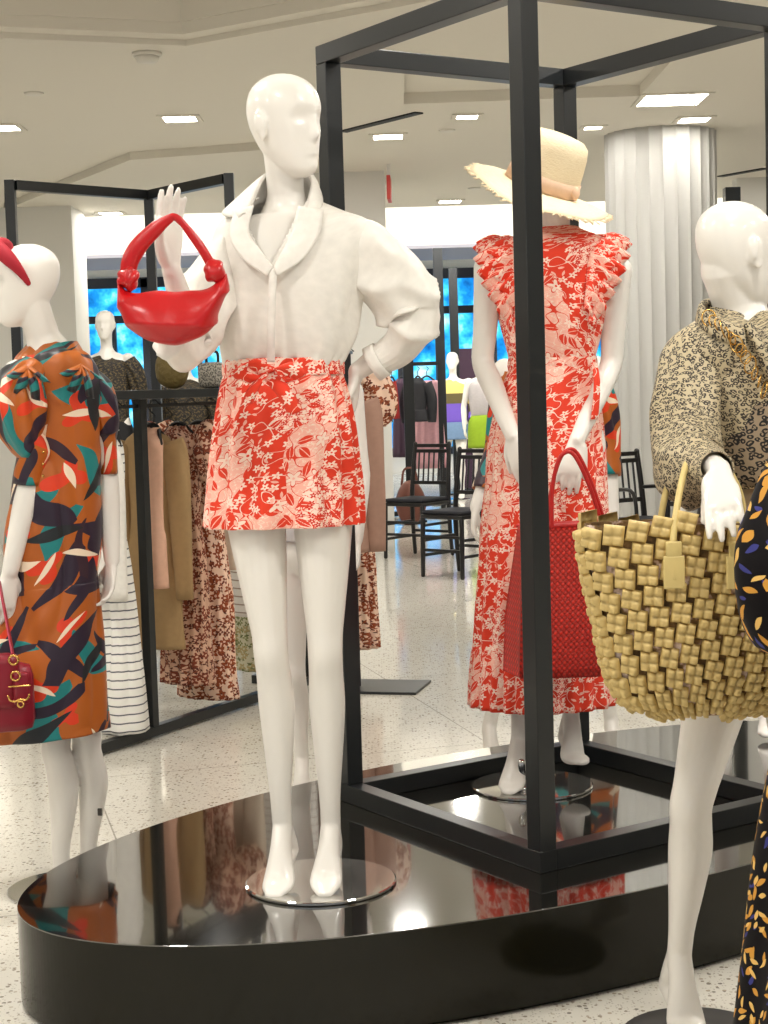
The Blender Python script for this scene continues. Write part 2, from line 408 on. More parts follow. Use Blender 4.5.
    def lathe(s, c, prof, n=40, R=None):
        out = []
        for r, z in prof:
            P = np.array([(r*math.cos(t), r*math.sin(t), z) for t in np.arange(n)*2*PI/n])
            if R is not None: P = P@np.asarray(R).T
            out.append(P+np.asarray(c, float))
        return s.rings(out, True)
    def mesh(s, name):
        me = bpy.data.meshes.new(name); me.from_pydata(s.v, [], s.f)
        if s.has_uv:
            l = me.uv_layers.new(name='UVMap'); flat = [c for f in s.uv for p in f for c in p]; l.data.foreach_set('uv', flat)
        me.update(); return me
    def build(s, name, mat, parent=None, smooth=True, remesh=None, sm=3, thick=0, sub=0, disp=None, merge=False):
        me = s.mesh(name)
        if merge:
            bm = bmesh.new(); bm.from_mesh(me); bmesh.ops.remove_doubles(bm, verts=bm.verts, dist=1e-5); bm.to_mesh(me); bm.free()
        if remesh:
            t = bpy.data.objects.new('tmp', me); link(t)
            r = t.modifiers.new('r', 'REMESH'); r.mode = 'VOXEL'; r.voxel_size = remesh
            if sm: q = t.modifiers.new('s', 'SMOOTH'); q.factor = .5; q.iterations = sm
            dg = bpy.context.evaluated_depsgraph_get(); dg.update()
            me2 = bpy.data.meshes.new_from_object(t.evaluated_get(dg)); bpy.data.objects.remove(t); bpy.data.meshes.remove(me); me = me2; me.name = name
        else:
            bm = bmesh.new(); bm.from_mesh(me)
            if not thick: bmesh.ops.recalc_face_normals(bm, faces=bm.faces)
            bm.to_mesh(me); bm.free()
        if disp: displace(me, disp)
        me.materials.clear(); me.materials.append(mat)
        if smooth:
            me.polygons.foreach_set('use_smooth', [True]*len(me.polygons))
        else:
            me.polygons.foreach_set('use_smooth', [False]*len(me.polygons))
        off = origin(parent) if parent is not None else None
        if off is not None: me.transform(Matrix.Translation(Vector(tuple(-off))))
        o = link(bpy.data.objects.new(name, me)); o.parent = parent
        if thick:
            q = o.modifiers.new('thickness', 'SOLIDIFY'); q.thickness = thick; q.offset = 0
        if sub:
            q = o.modifiers.new('smooth', 'SUBSURF'); q.levels = sub; q.render_levels = sub
        me.update(); return o
def displace(me, fn):
    n = len(me.vertices); P = np.zeros(n*3); me.vertices.foreach_get('co', P); P = P.reshape(-1, 3)
    N = np.zeros(n*3); me.vertex_normals.foreach_get('vector', N); N = N.reshape(-1, 3)
    Q = P+N*fn(P)[:, None]; me.vertices.foreach_set('co', Q.ravel()); me.update()
def crm(P, sub):
    P = np.asarray(P, float); n = len(P)
    if n < 3: 
        return np.stack([P[0]+(P[-1]-P[0])*t for t in np.linspace(0, 1, sub+1)])
    Q = np.concatenate([[2*P[0]-P[1]], P, [2*P[-1]-P[-2]]]); out = []
    for i in range(n-1):
        a, b, c, d = Q[i:i+4]
        for k in range(sub):
            t = k/sub; out.append(.5*((2*b)+(c-a)*t+(2*a-5*b+4*c-d)*t*t+(3*b-a-3*c+d)*t**3))
    out.append(P[-1]); return np.array(out)
def drop_origin(o, base):   # top-level single mesh: put its origin at its base
    b = np.asarray(base, float); o.data.transform(Matrix.Translation(Vector(tuple(-b)))); o.location = tuple(map(float, b)); return o
def rz(a): c, s = math.cos(a), math.sin(a); return np.array([[c, -s, 0], [s, c, 0], [0, 0, 1.]])
def rx(a): c, s = math.cos(a), math.sin(a); return np.array([[1, 0, 0], [0, c, -s], [0, s, c]])
def ry(a): c, s = math.cos(a), math.sin(a); return np.array([[c, 0, s], [0, 1, 0], [-s, 0, c]])

# ------------------------------------------------------------ garments
def garment(name, mat, parent, rows, Y, n=144, sub=7, fold=None, disp=None, keep=None, thick=.003, power=2.0, uoff=0.0, tilt=None):
    """closed tube of cloth; rows (py, xl, xr, depth ratio, dY) in photo pixels at distance Y, or ('w', centre, half width, half depth)"""
    R = []
    for r in rows:
        if r[0] == 'w': R.append((*r[1], r[2], r[3]))
        else:
            py, xl, xr = r[:3]; ra = r[3] if len(r) > 3 else .62; dY = r[4] if len(r) > 4 else 0.0
            c = W((xl+xr)/2, py, Y+dY); a = (xr-xl)/2*(Y+dY)/FL; R.append((*c, a, a*ra))
    R = crm(np.array(R), sub); m = len(R)
    th = PI/2+np.arange(n)*2*PI/n
    L = np.concatenate([[0], np.cumsum(np.linalg.norm(np.diff(R[:, :3], axis=0), axis=1)+.6*np.abs(np.diff(R[:, 3])))])
    G = []; UV = []
    for i in range(m):
        t = i/(m-1); a, b = R[i, 3], R[i, 4]
        k = fold(t, th) if fold is not None else np.zeros(n)
        cx = np.sign(np.cos(th))*np.abs(np.cos(th))**(2/power); cy = np.sign(np.sin(th))*np.abs(np.sin(th))**(2/power)
        x = R[i, 0]+cx*a*(1+k); y = R[i, 1]+cy*b*(1+k*1.2); z = np.full(n, R[i, 2])
        if tilt is not None: z = z+tilt(t)*cx
        G.append(np.stack([x, y, z], 1)); 
        UV.append([(float(uoff+j*2*PI/n*(a+b)*.5), float(-L[i])) for j in range(n+1)])
    mb = MB(); 
    if keep is None: mb.grid(G, UV, True)
    else:
        mb.grid(G, UV, True)
        P = np.array(mb.v); sel = [i for i, f in enumerate(mb.f) if keep(P[list(f)].mean(0))]
        mb.f = [mb.f[i] for i in sel]; mb.uv = [mb.uv[i] for i in sel]
    return mb.build(name, mat, parent, thick=thick, disp=disp)
def sleeve(name, mat, parent, pts, rad, seg=56, sub=8, fold=None, disp=None, thick=.003, fdir=(0, -1, 0), uoff=0.0):
    pts = np.asarray(pts, float); ra = np.array([(r, r) if np.isscalar(r) else r for r in rad], float)
    P = crm(pts, sub); Rr = crm(ra, sub); T = np.gradient(P, axis=0); T /= np.linalg.norm(T, axis=1)[:, None]
    u = np.asarray(fdir, float); th = PI+np.arange(seg)*2*PI/seg; G = []; UV = []; L = 0; Rm = Rr.mean()
    for i in range(len(P)):
        u = nrm(u-(u@T[i])*T[i]); w = np.cross(T[i], u); t = i/(len(P)-1)
        if i: L += np.linalg.norm(P[i]-P[i-1])
        k = 1+(fold(t, th) if fold is not None else 0)
        G.append(P[i]+(Rr[i, 0]*np.cos(th)*k)[:, None]*u+(Rr[i, 1]*np.sin(th)*k)[:, None]*w)
        UV.append([(float(uoff+j*2*PI/seg*Rm), float(-L)) for j in range(seg+1)])
    mb = MB(); mb.grid(G, UV, True)
    return mb.build(name, mat, parent, thick=thick, disp=disp)
def sheet(name, mat, parent, Ac, Bc, sub=8, m=8, thick=.003, disp=None, bulge=None, uv=(1, 1)):
    """cloth strip between two curves"""
    a = crm(Ac, sub); b = crm(Bc, sub); G = []; UV = []
    la = np.concatenate([[0], np.cumsum(np.linalg.norm(np.diff(a, axis=0), axis=1))])
    for i in range(len(a)):
        row = []; w = np.linalg.norm(b[i]-a[i])
        for j in range(m+1):
            q = a[i]+(b[i]-a[i])*j/m
            if bulge is not None: q = q+np.asarray(bulge)*math.sin(PI*j/m)
            row.append(q)
        G.append(row); UV.append([(float(la[i]), float(-w*j/m)) for j in range(m+1)])
    mb = MB(); mb.grid(G, UV); return mb.build(name, mat, parent, thick=thick, disp=disp)
def pleats(n, amp, ph=0.0, pw=1.0, seed=0):
    r = np.random.RandomState(seed); jit = r.uniform(-.5, .5, 8)
    def f(t, th):
        w = np.cos(n*th+ph+1.3*np.sin(2*th+jit[0]*6)+.8*np.sin(3*th+jit[1]*6))*.7+.3*np.cos((n*.55)*th+jit[2]*6+2*t)
        return amp*(t**pw)*w
    return f

# ------------------------------------------------------------ mannequin bodies
def head(mb, c, yaw=0.0, pitch=0.0, roll=0.0, s=1.0, face=1.0, ears=True):
    """yaw 0 looks at -Y (towards the camera), positive turns towards +X"""
    T = [(-.119, .058, .030, .010), (-.113, .072, .012, .024), (-.100, .080, -.012, .038), (-.080, .083, -.036, .049), (-.058, .083, -.058, .058), (-.03, .084, -.078, .0645),
         (0, .085, -.093, .071), (.03, .087, -.100, .0745), (.06, .083, -.099, .0725), (.085, .069, -.088, .063), (.103, .046, -.066, .047), (.114, .018, -.040, .026), (.1165, .0, -.022, .008)]
    T = crm(np.array(T), 5); n = 56; R3 = rz(yaw)@ry(roll)@rx(pitch); out = []
    for z, f, b, w in T:
        ring = []
        for j in range(n):
            a = 2*PI*j/n; x = math.sin(a)*w; cy = math.cos(a)
            y = (f+b)/2+(f-b)/2*cy
            if cy > 0 and face:
                fx = cy**.5
                d = .024*math.exp(-(x/.0085)**2)*(math.exp(-((z+.028)/.013)**2)+.55*math.exp(-((z+.005)/.022)**2))
                d -= .011*(math.exp(-((abs(x)-.031)/.017)**2))*math.exp(-((z-.014)/.015)**2)
                d += .004*math.exp(-((z-.040)/.012)**2)*math.exp(-(x/.05)**2)
                d += .0065*math.exp(-(x/.019)**2)*(math.exp(-((z+.054)/.0055)**2)+math.exp(-((z+.067)/.006)**2))
                d += .006*math.exp(-(x/.02)**2)*math.exp(-((z+.098)/.012)**2)
                d += .004*math.exp(-((abs(x)-.05)/.016)**2)*math.exp(-((z+.02)/.02)**2)
                y += d*fx*face
            ring.append((x, -y, z))
        out.append((np.array(ring)*s)@R3.T+np.asarray(c, float))
    mb.rings(out, True)
    if ears:
        for q in (-1, 1):
            for (e, r) in (((q*.073, .008, -.004), (.008, .020, .031)), ((q*.080, .016, .004), (.006, .011, .026)), ((q*.076, .002, -.028), (.006, .010, .012))):
                mb.ell(np.array(e)*s@R3.T+c, np.array(r)*s, R3@rz(q*.35), 14, 8)
def arm(mb, sh, el, wr, s=1.0):
    sh, el, wr = map(lambda p: np.asarray(p, float), (sh, el, wr))
    L = lambda a, b, t: a+(b-a)*t
    mb.tube([sh, L(sh, el, .3), L(sh, el, .7), el, L(el, wr, .3), L(el, wr, .7), wr], [s*r for r in (.046, .041, .036, .034, .034, .028, .0225)], 16, 5)
def hand(mb, wr, d, n, side, curl=.35, s=1.0, spread=.06, thumb=(.75, .55), curls=None):
    """wrist, finger direction, palm normal, side (+1/-1: where the thumb leaves along d x n)"""
    wr = np.asarray(wr, float); d = nrm(d); n = nrm(np.asarray(n, float)-(np.asarray(n, float)@d)*d); w = np.cross(d, n)*side
    P = lambda a, b, c=0.0: wr+s*(d*a+w*b+n*c)
    mb.tube([P(-.012, 0), P(.02, 0), P(.05, .001), P(.082, .0), P(.096, 0)], [(s*.021, s*.017), (s*.026, s*.016), (s*.036, s*.0145), (s*.038, s*.012), (s*.033, s*.009)], 18, 4, fdir=w)
    for k, (o, L, r) in enumerate(((.029, .066, .0083), (.0095, .076, .0085), (-.0105, .070, .0082), (-.029, .054, .0073))):
        c = curls[k] if curls else curl*(1+.12*k); p = P(.084, o); pts = [p]; dd = nrm(d+w*(o/.03)*spread); ang = .12
        for i, f in enumerate((.45, .31, .24)):
            ang += c*(1.0 if i else .6); q = dd*math.cos(ang)+n*math.sin(ang); p = p+q*L*f*s; pts.append(p)
        mb.tube(pts, [s*r*1.06, s*r, s*r*.92, s*r*.74], 10, 4)
    p = P(.018, .024, .002); t1 = nrm(d*thumb[0]+w*thumb[1]+n*.25); t2 = nrm(d*1.0+w*.22+n*.3)
    mb.tube([P(.0, .008), p, p+t1*.034*s, p+t1*.034*s+t2*.03*s, p+t1*.034*s+t2*.052*s], [s*.013, s*.0135, s*.011, s*.0098, s*.0075], 10, 4)
def leg(mb, hip, kn, an, heel, ball, toe, s=1.0, fwd=(0, -1, 0)):
    hip, kn, an, heel, ball, toe = map(lambda p: np.asarray(p, float), (hip, kn, an, heel, ball, toe)); fwd = nrm(fwd)
    L = lambda a, b, t: a+(b-a)*t
    mb.tube([hip, L(hip, kn, .2), L(hip, kn, .5), L(hip, kn, .8), L(hip, kn, .93), L(kn, an, .04)+fwd*.004, L(kn, an, .16)-fwd*.006, L(kn, an, .32)-fwd*.014, L(kn, an, .55)-fwd*.009, L(kn, an, .8), an],
            [s*r for r in (.082, .078, .066, .0515, .0455, .0435, .0435, .0455, .0375, .0275, .0255)], 20, 5)
    w = nrm(np.cross(toe-an, A(0, 0, 1))) if abs(nrm(toe-an)[2]) < .98 else A(1, 0, 0)
    mb.tube([an+A(0, 0, .02), L(an, ball, .35)+nrm(L(an, ball, .35)-heel)*.004, L(an, ball, .7), ball, L(ball, toe, .55), toe], [(s*.025, s*.028), (s*.028, s*.029), (s*.035, s*.024), (s*.041, s*.019), (s*.036, s*.015), (s*.022, s*.010)], 18, 5, fdir=w)
    mb.tube([an+A(0, 0, .015), L(an, heel, .55), heel], [s*.025, s*.0255, s*.021], 14, 4)
    mb.tube([heel, L(heel, ball, .5)+A(0, 0, .004), ball], [s*.02, s*.022, s*.022], 12, 4)
def trunk(mb, levels, yaw=0.0):
    """levels (centre, half width, half depth)"""
    Rr = crm(np.array([(*c, a, b) for c, a, b in levels]), 5); out = []; R = rz(yaw)
    for x, y, z, a, b in Rr:
        out.append(np.array([(a*math.cos(t), b*math.sin(t), 0) for t in np.arange(28)*2*PI/28])@R.T+A(x, y, z))
    mb.rings(out, True)
def std_trunk(mb, pelvis, neck, s=1.0, yaw=0.0):
    """pelvis = crotch level centre, neck = neck base centre"""
    pelvis, neck = np.asarray(pelvis, float), np.asarray(neck, float)
    T = [(0, .07, .06), (.05, .13, .09), (.14, .172, .108), (.25, .160, .10), (.38, .122, .083), (.46, .116, .080), (.58, .134, .095), (.68, .142, .108), (.78, .148, .098), (.88, .172, .078), (.95, .150, .062), (1.0, .085, .052)]
    trunk(mb, [(pelvis+(neck-pelvis)*t, a*s, b*s) for t, a, b in T], yaw)
def neckp(mb, base, top, s=1.0):
    base, top = np.asarray(base, float), np.asarray(top, float); m = (base+top)/2
    mb.tube([base-A(0, 0, .05), base, base+(top-base)*.3, m, top, top+(top-base)*.35], [s*r for r in (.085, .066, .049, .046, .047, .050)], 20, 5)
def standing(mb, base, yaw=0.0, s=1.0, heel=.09, headyaw=0.0, arms=None, feet=None, hd=True, lift=0.0):
    """generic standing mannequin, local frame facing -Y, 1.8 m; arms: dict of offsets"""
    base = np.asarray(base, float); R = rz(yaw)
    P = lambda x, y, z: base+(A(x, y, z)*s)@R.T
    D = lambda *v: A(*v)@R.T
    fx = feet or (.075, .075)
    for q, f in ((-1, fx[0]), (1, fx[1])):
        leg(mb, P(q*.085, 0, .84), P(q*(f*.6+.035), -.012, .47), P(q*f, .03, .05+heel), P(q*f, .055, .02+heel), P(q*f, -.045, .022), P(q*f, -.10, .014), s, D(0, -1, 0))
    std_trunk(mb, P(0, 0, .80), P(0, .01, 1.475), s, yaw)
    neckp(mb, P(0, .012, 1.475), P(0, 0, 1.585), s)
    if hd: head(mb, P(0, -.012, 1.685), yaw+headyaw, 0, 0, s*.97)
    for q in (-1, 1):
        e = (arms or {}).get(q, ((.225, .03, 1.14), (.235, -.05, .90), (0, -.3, -1), (-.9, -.2, 0)))
        (ex, ey, ez), (wx, wy, wz), hd_, hn = e
        arm(mb, P(q*.165, .008, 1.425), P(q*ex, ey, ez), P(q*wx, wy, wz), s)
        hand(mb, P(q*wx, wy, wz), D(q*hd_[0], hd_[1], hd_[2]), D(q*hn[0], hn[1], hn[2]), q if hn[0] < 0 else -q, s=s*.92)
def plate(mb, c, r=.18, h=.008):
    mb.lathe(c, [(r*.2, 0), (r-.002, 0), (r, .002), (r, h-.002), (r-.003, h), (r*.2, h)], 64)
# ------------------------------------------------------------ the setting
def struct(o): o['kind'] = 'structure'; return o
X0, X1, Y0, Y1, ZC = -8.0, 9.5, -3.0, 26.5, 3.2
struct(MB().box((.75, 11.75, -.05), (17.5, 29.5, .1)).build('floor', MAT['terrazzo'], smooth=False))
def fz2(px, py): p = FZ(px, py, ZC); return (float(p[0]), float(p[1]))
def polywalls(mb, poly, steps, cx=None):
    c = np.mean(np.array(poly), axis=0) if cx is None else A(*cx)
    prev = np.array([(x, y, ZC) for x, y in poly])
    for ins, dz in steps:
        P = np.array([(x, y) for x, y in poly]); d = c-P; d = d/np.linalg.norm(d, axis=1)[:, None]
        q = P+d*ins
        for lvl in (np.column_stack([prev[:, :2], np.full(len(q), prev[0, 2]+dz)]), np.column_stack([q, np.full(len(q), prev[0, 2]+dz)])):
            mb.grid([list(prev), list(lvl)], None, True); prev = lvl
    b = len(mb.v); mb.v.extend([tuple(map(float, p)) for p in prev]); mb.f.append(tuple(range(b, b+len(prev)))); mb.uv.append([(0., 0.)]*len(prev))
holes = [
    ([(-.96, 8.67), (-4.6, 7.36), (-4.6, 5.2), (2.6, 5.2), (2.6, 6.3)], [(.14, .03), (.14, .03), (.16, .03), (.0, .12)]),
    ([fz2(404, 104), fz2(404, 52), fz2(690, 40), fz2(640, 96)], [(.0, .07)]),
    ([fz2(4, 181), fz2(130, 138), fz2(250, 134), fz2(262, 150), fz2(130, 160), fz2(4, 210)], [(.0, .06)]),
    ([fz2(724, 146), fz2(800, 118), fz2(800, 205)], [(.0, .06)]),
]
bm = bmesh.new(); ed = []
def loop(pts):
    vs = [bm.verts.new((x, y, ZC)) for x, y in pts]
    for i in range(len(vs)): ed.append(bm.edges.new((vs[i], vs[(i+1) % len(vs)])))
loop([(X0, Y0), (X1, Y0), (X1, 16.6), (X0, 16.6)])
for h, _ in holes: loop(h)
bmesh.ops.triangle_fill(bm, use_beauty=True, edges=ed)
mb = MB(); bm.verts.index_update()
# keep triangles outside the recesses
def inside(p, poly):
    c = False; n = len(poly)
    for i in range(n):
        (xa, ya), (xb, yb) = poly[i], poly[(i+1) % n]
        if (ya > p[1]) != (yb > p[1]) and p[0] < (xb-xa)*(p[1]-ya)/(yb-ya)+xa: c = not c
    return c
fs = [f for f in bm.faces if not any(inside(f.calc_center_median()[:2], h) for h, _ in holes)]
mb.add([v.co[:] for v in bm.verts], [tuple(v.index for v in f.verts) for f in fs]); bm.free()
for h, st in holes: polywalls(mb, h, st)
mb.grid([[(X0, 16.6, ZC), (X1, 16.6, ZC)], [(X0, 16.6, 4.1), (X1, 16.6, 4.1)], [(X0, 20.5, 4.1), (X1, 20.5, 4.1)]])
mb.box((.75, 21.45, 3.64), (17.5, 1.9, .98)); 
mb.box((.75, 24.45, 3.7), (17.5, 4.1, .1))
struct(mb.build('ceiling', MAT['ceil'], smooth=False))
struct(MB().box((.75, 21.45, 3.13), (17.5, 1.94, .04)).build('soffit_shade_1', MAT['soffitshade'], smooth=False))  # thin panel whose grey paints in the shaded underside of the bulkhead
struct(MB().box((X0-.05, 11.75, 2.05), (.1, 29.5, 4.1)).build('wall_left', MAT['wall'], smooth=False))
struct(MB().box((X1+.05, 11.75, 2.05), (.1, 29.5, 4.1)).build('wall_right', MAT['wall'], smooth=False))
mb = MB(); mb.box((.75, Y1-.05, 3.55), (17.5, .1, .6)); mb.box((7, Y1-.05, 1.6), (5, .1, 3.3)); mb.box((-7.2, Y1-.05, 1.6), (1.6, .1, 3.3)); mb.box((.75, Y1-.05, .15), (17.5, .12, .3))
struct(mb.build('wall_back', MAT['wall'], smooth=False))
struct(MB().box((6.4, 15.1, 1.6), (6.2, .2, 3.2)).build('wall_side', MAT['wall'], smooth=False))
# storefront windows across the back
xs = np.linspace(-6.4, 4.5, 9)
for i in range(8):
    a, b = xs[i], xs[i+1]; m = (a+b)/2; w = b-a
    e = bpy.data.objects.new('window_%d' % (i+1), None); link(e); e.location = (m, Y1-.1, .3); struct(e)
    f = MB()
    for x in (a+.06, b-.06): f.box((x, Y1-.1, 1.78), (.12, .14, 2.95))
    for z in (.36, 2.62, 3.2): f.box((m, Y1-.1, z), (w, .14, .12 if z < 3 else .16))
    f.box((m+.1, Y1-.1, 1.5), (.07, .12, 2.3))
    struct(f.build('window_frame', MAT['mull'], e, smooth=False))
    struct(MB().box((m, Y1-.05, 1.78), (w-.1, .02, 2.9)).build('pane', MAT['glass'], e, smooth=False))
# columns
def col_profile(n, r, depth):
    out = []
    for i in range(n*6):
        t = 2*PI*i/(n*6); out.append((r-depth*abs(math.sin(n*t/2))**.6) if True else r)
    return out
mb = MB(); cc = W(663, 330, 12.2); r0 = .40; prof = col_profile(26, r0+.01, .02); R = []
for z in (0, ZC): R.append([(cc[0]+p*math.cos(2*PI*i/156), cc[1]+p*math.sin(2*PI*i/156), z) for i, p in enumerate(prof)])
mb.rings(R, True); o = mb.build('column', MAT['column'], smooth=False); struct(o); o['label'] = 'round white fluted column'
p = W(388, 300, 13.8); struct(MB().box((p[0]-.42, 14.2, 1.6), (.84, .8, 3.2)).build('pillar', MAT['wall'], smooth=False))
p = W(75, 300, 15.6); struct(MB().box((p[0]-.42, 15.95, 1.6), (.84, .7, 3.2)).build('pillar', MAT['wall'], smooth=False))

# downlights: fixture + lamp
def downlight(x, y, power=45, label=None, group='recessed ceiling downlights', r=.12, z=ZC, sq=True, vis=True):
    t = thing('ceiling_light', label or 'recessed square white downlight in the ceiling', 'ceiling light', (x, y, z), group)
    f = MB(); h = r+.035
    for q in (-1, 1):
        f.box((x+q*(r+.017), y, z-.004), (.035, 2*h, .012)); f.box((x, y+q*(r+.017), z-.004), (2*r, .035, .012))
    f.build('trim_ring', MAT['ceil'], t, smooth=False)
    MB().box((x, y, z-.003), (2*r, 2*r, .006)).build('diffuser', MAT['lamp'], t, smooth=False)
    l = bpy.data.lights.new('lamp', 'AREA'); l.shape = 'SQUARE'; l.size = 2*r; l.energy = power; l.color = (1, .965, .905)
    lo = link(bpy.data.objects.new('lamp', l)); lo.parent = t; lo.location = (0, 0, -.012)
    return t
KP = 11
vis = [((180, 118), 'recessed downlight above and beside the white mannequin head with the collar'), ((388, 136), 'recessed downlight near the black ceiling slot inside the cage outline'),
       ((672, 99), 'wide recessed downlight seen through the black cage above the column'), ((117, 217), 'recessed downlight over the red handbag, beyond the black stand'),
       ((450, 201), 'recessed downlight just beside the straw hat brim'), ((2, 127), 'recessed downlight cut off by the picture edge'), ((467, 116), 'slim recessed downlight between two cage posts'),
       ((593, 127), 'small recessed downlight next to the fluted column top'), ((103, 259), 'small far recessed downlight over the head wearing black lace'), ((694, 119), 'dim recessed downlight above the fluted column')]
for (px, py), lb in vis:
    x, y = fz2(px, py)
    if py > 205: y = min(y, 16.3)
    downlight(x, y, KP*({672: .3, 593: .12, 694: .12}.get(px, 1.1)), lb, r={672: .2, 467: .07, 593: .06, 694: .1}.get(px, .105))
for y in (.2, 2.2, 4.3, 6.9):
    for x in (-3.6, -1.3, 1.0, 3.4):
        if y == 6.9 and x == -1.3: continue
        downlight(x, y, KP*(1.5 if y in (2.2, 4.3) else 1.0), 'added unseen recessed downlight in the ceiling over the display platform', group='added unseen downlights over the display', z=ZC if not (5.2 < y < 8.6 and -4.6 < x < 2.6) else ZC)  # downlights added out of view to light the display
for x in (-5.5, -2.5, .5, 3.5, 6.5):
    if x not in (.5, -2.5): downlight(x, 14.0 if x != .5 else 15.2, KP*(1.5 if x != 3.5 else .3), 'added unseen recessed downlight far along the ceiling', group='added far downlights')  # off-screen downlights added to light the far part of the room
    l = bpy.data.lights.new('cove_lamp', 'AREA'); l.shape = 'RECTANGLE'; l.size = 2.6; l.size_y = .5; l.energy = 75; l.color = (1, .98, .94)
    lo = link(bpy.data.objects.new('cove_lamp', l)); lo.location = (x, 17.1, 3.75); lo.rotation_euler = (PI/2, 0, 0)
    l = bpy.data.lights.new('window_lamp', 'AREA'); l.shape = 'RECTANGLE'; l.size = 2.4; l.size_y = .4; l.energy = 9  # unseen area lamp without a fixture, facing down before the windows
    lo = link(bpy.data.objects.new('window_lamp', l)); lo.location = (x, 24.4, 3.6)
t = thing('smoke_detector', 'round white smoke detector on the ceiling near the stepped tray', 'smoke detector', (*fz2(147, 53), ZC))
p = FZ(147, 53, ZC); MB().lathe((p[0], p[1], ZC-.05), [(.03, 0), (.055, .004), (.062, .02), (.065, .03)], 32).build('body', MAT['detector'], t); MB().lathe((p[0], p[1], ZC-.02), [(.06, 0), (.078, .004), (.08, .02)], 32).build('mounting_base', MAT['detector'], t)
p, q = FZ(343, 131, ZC), FZ(419, 112, ZC)
tag(MB().bar(p-A(0, 0, .004), q-A(0, 0, .004), .07, .012).build('ceiling_slot', MAT['slot'], smooth=False), 'black linear slot vent in the ceiling behind the white collar mannequin', 'vent')
p, q = FZ(720, 176, ZC), FZ(765, 168, ZC)
tag(MB().bar(p-A(0, 0, .004), q-A(0, 0, .004), .07, .012).build('ceiling_slot', MAT['slot'], smooth=False), 'short black slot vent in the ceiling above the mannequin head in the leopard blouse', 'vent')
for px, py in ((34, 93), (447, 130), (474, 188), (498, 193), (609, 154), (98, 214)):
    p = FZ(px, py, ZC)
    tag(MB().lathe((p[0], p[1], ZC-.012), [(.045, 0), (.055, .003), (.06, .012)], 24).build('sprinkler_cover', MAT['detector']), 'small round white sprinkler cover flush with the ceiling', 'sprinkler cover', 'flush sprinkler covers')
p = W(389, 183, 13.4)
t = thing('exit_sign', 'small red exit sign hung edge-on from the ceiling beside the pillar', 'exit sign', (p[0], p[1], 2.95))
MB().box((p[0], p[1], 3.0), (.3, .03, .19), rz(1.53), .004).build('sign_panel', MAT['exitred'], t); MB().box((p[0], p[1], 3.15), (.03, .03, .12)).build('mount', MAT['wall'], t, smooth=False)

# world, camera, exposure
wd = bpy.data.worlds.new('daylight'); bpy.context.scene.world = wd; wd.use_nodes = True
bg = wd.node_tree.nodes['Background']; bg.inputs[0].default_value = (.95, .97, 1, 1); bg.inputs[1].default_value = .3
cd = bpy.data.cameras.new('camera'); co = link(bpy.data.objects.new('camera', cd)); cd.sensor_fit = 'VERTICAL'; cd.sensor_height = 36; cd.lens = 36*FL/1024; cd.clip_end = 100
M3_ = Matrix((tuple(CR), tuple(CU), tuple(-_fw))).transposed().to_4x4(); M3_.translation = Vector((0, 0, HC)); co.matrix_world = M3_
sc = bpy.context.scene; sc.camera = co
sc.view_settings.view_transform = 'Standard'; sc.view_settings.look = 'None'; sc.view_settings.gamma = 1; sc.view_settings.use_curve_mapping = False; sc.view_settings.exposure = 0.55
sc.cycles.use_denoising = True
sc.cycles.sample_clamp_indirect = 6
# ------------------------------------------------------------ platform and cage
PC = A(.442, 4.411, 0); PA, PB, PR_ = 1.5306, .7113, math.atan2(.57010, .82158)
def ellp(t, k=1.0, z=0.0, d=0.0):
    return PC+rz(PR_)@A((PA*k+d)*math.cos(t), (PB*k+d)*math.sin(t), z)
TT = np.arange(360)*2*PI/360
plat = thing('display_platform', 'low glossy black oval display platform on the terrazzo floor', 'platform', (PC[0], PC[1], 0))
mb = MB(); mb.rings([[ellp(t, 1, z, d) for t in TT] for z, d in ((0.0, -.02), (.012, -.02), (.012, 0), (.2225, 0))], True); mb.build('side_panel', MAT['side'], plat, smooth=False)
mb = MB(); mb.rings([[ellp(t, 1, z, d) for t in TT] for z, d in ((.2225, 0), (PT-.001, 0), (PT, -.001))], True); o = mb.build('top', MAT['gloss'], plat, smooth=False)
YA = .98903; E1 = A(math.cos(YA), -math.sin(YA), 0); E2 = A(math.sin(YA), math.cos(YA), 0); CL = A(-.15086, 4.5507, PT); CA, CB, CH, S = .90569, .88819, 2.1003, .05
cage = thing('display_cage', 'tall open black metal box frame standing on the oval platform', 'display cage', CL+E1*CA/2+E2*CB/2)
RC = np.stack([E1, E2, A(0, 0, 1)], 1)
def cb(u0, u1, v0, v1, z0, z1, name):
    c = CL+E1*(u0+u1)/2+E2*(v0+v1)/2+A(0, 0, (z0+z1)/2)
    MB().box(c, (u1-u0, v1-v0, z1-z0), RC, .0025).build(name, MAT['blackmetal'], cage, smooth=False)
for u in (0, CA-S):
    for v in (0, CB-S): cb(u, u+S, v, v+S, S+.0005, CH-S-.0005, 'post')
for z, nm in ((0.0005, 'base_beam'), (CH-S, 'top_beam')):
    for v in (0, CB-S): cb(0, CA, v, v+S, z, z+S, nm)
    for u in (0, CA-S): cb(u, u+S, S+.0005, CB-S-.0005, z, z+S, nm)

WH = MAT['white']
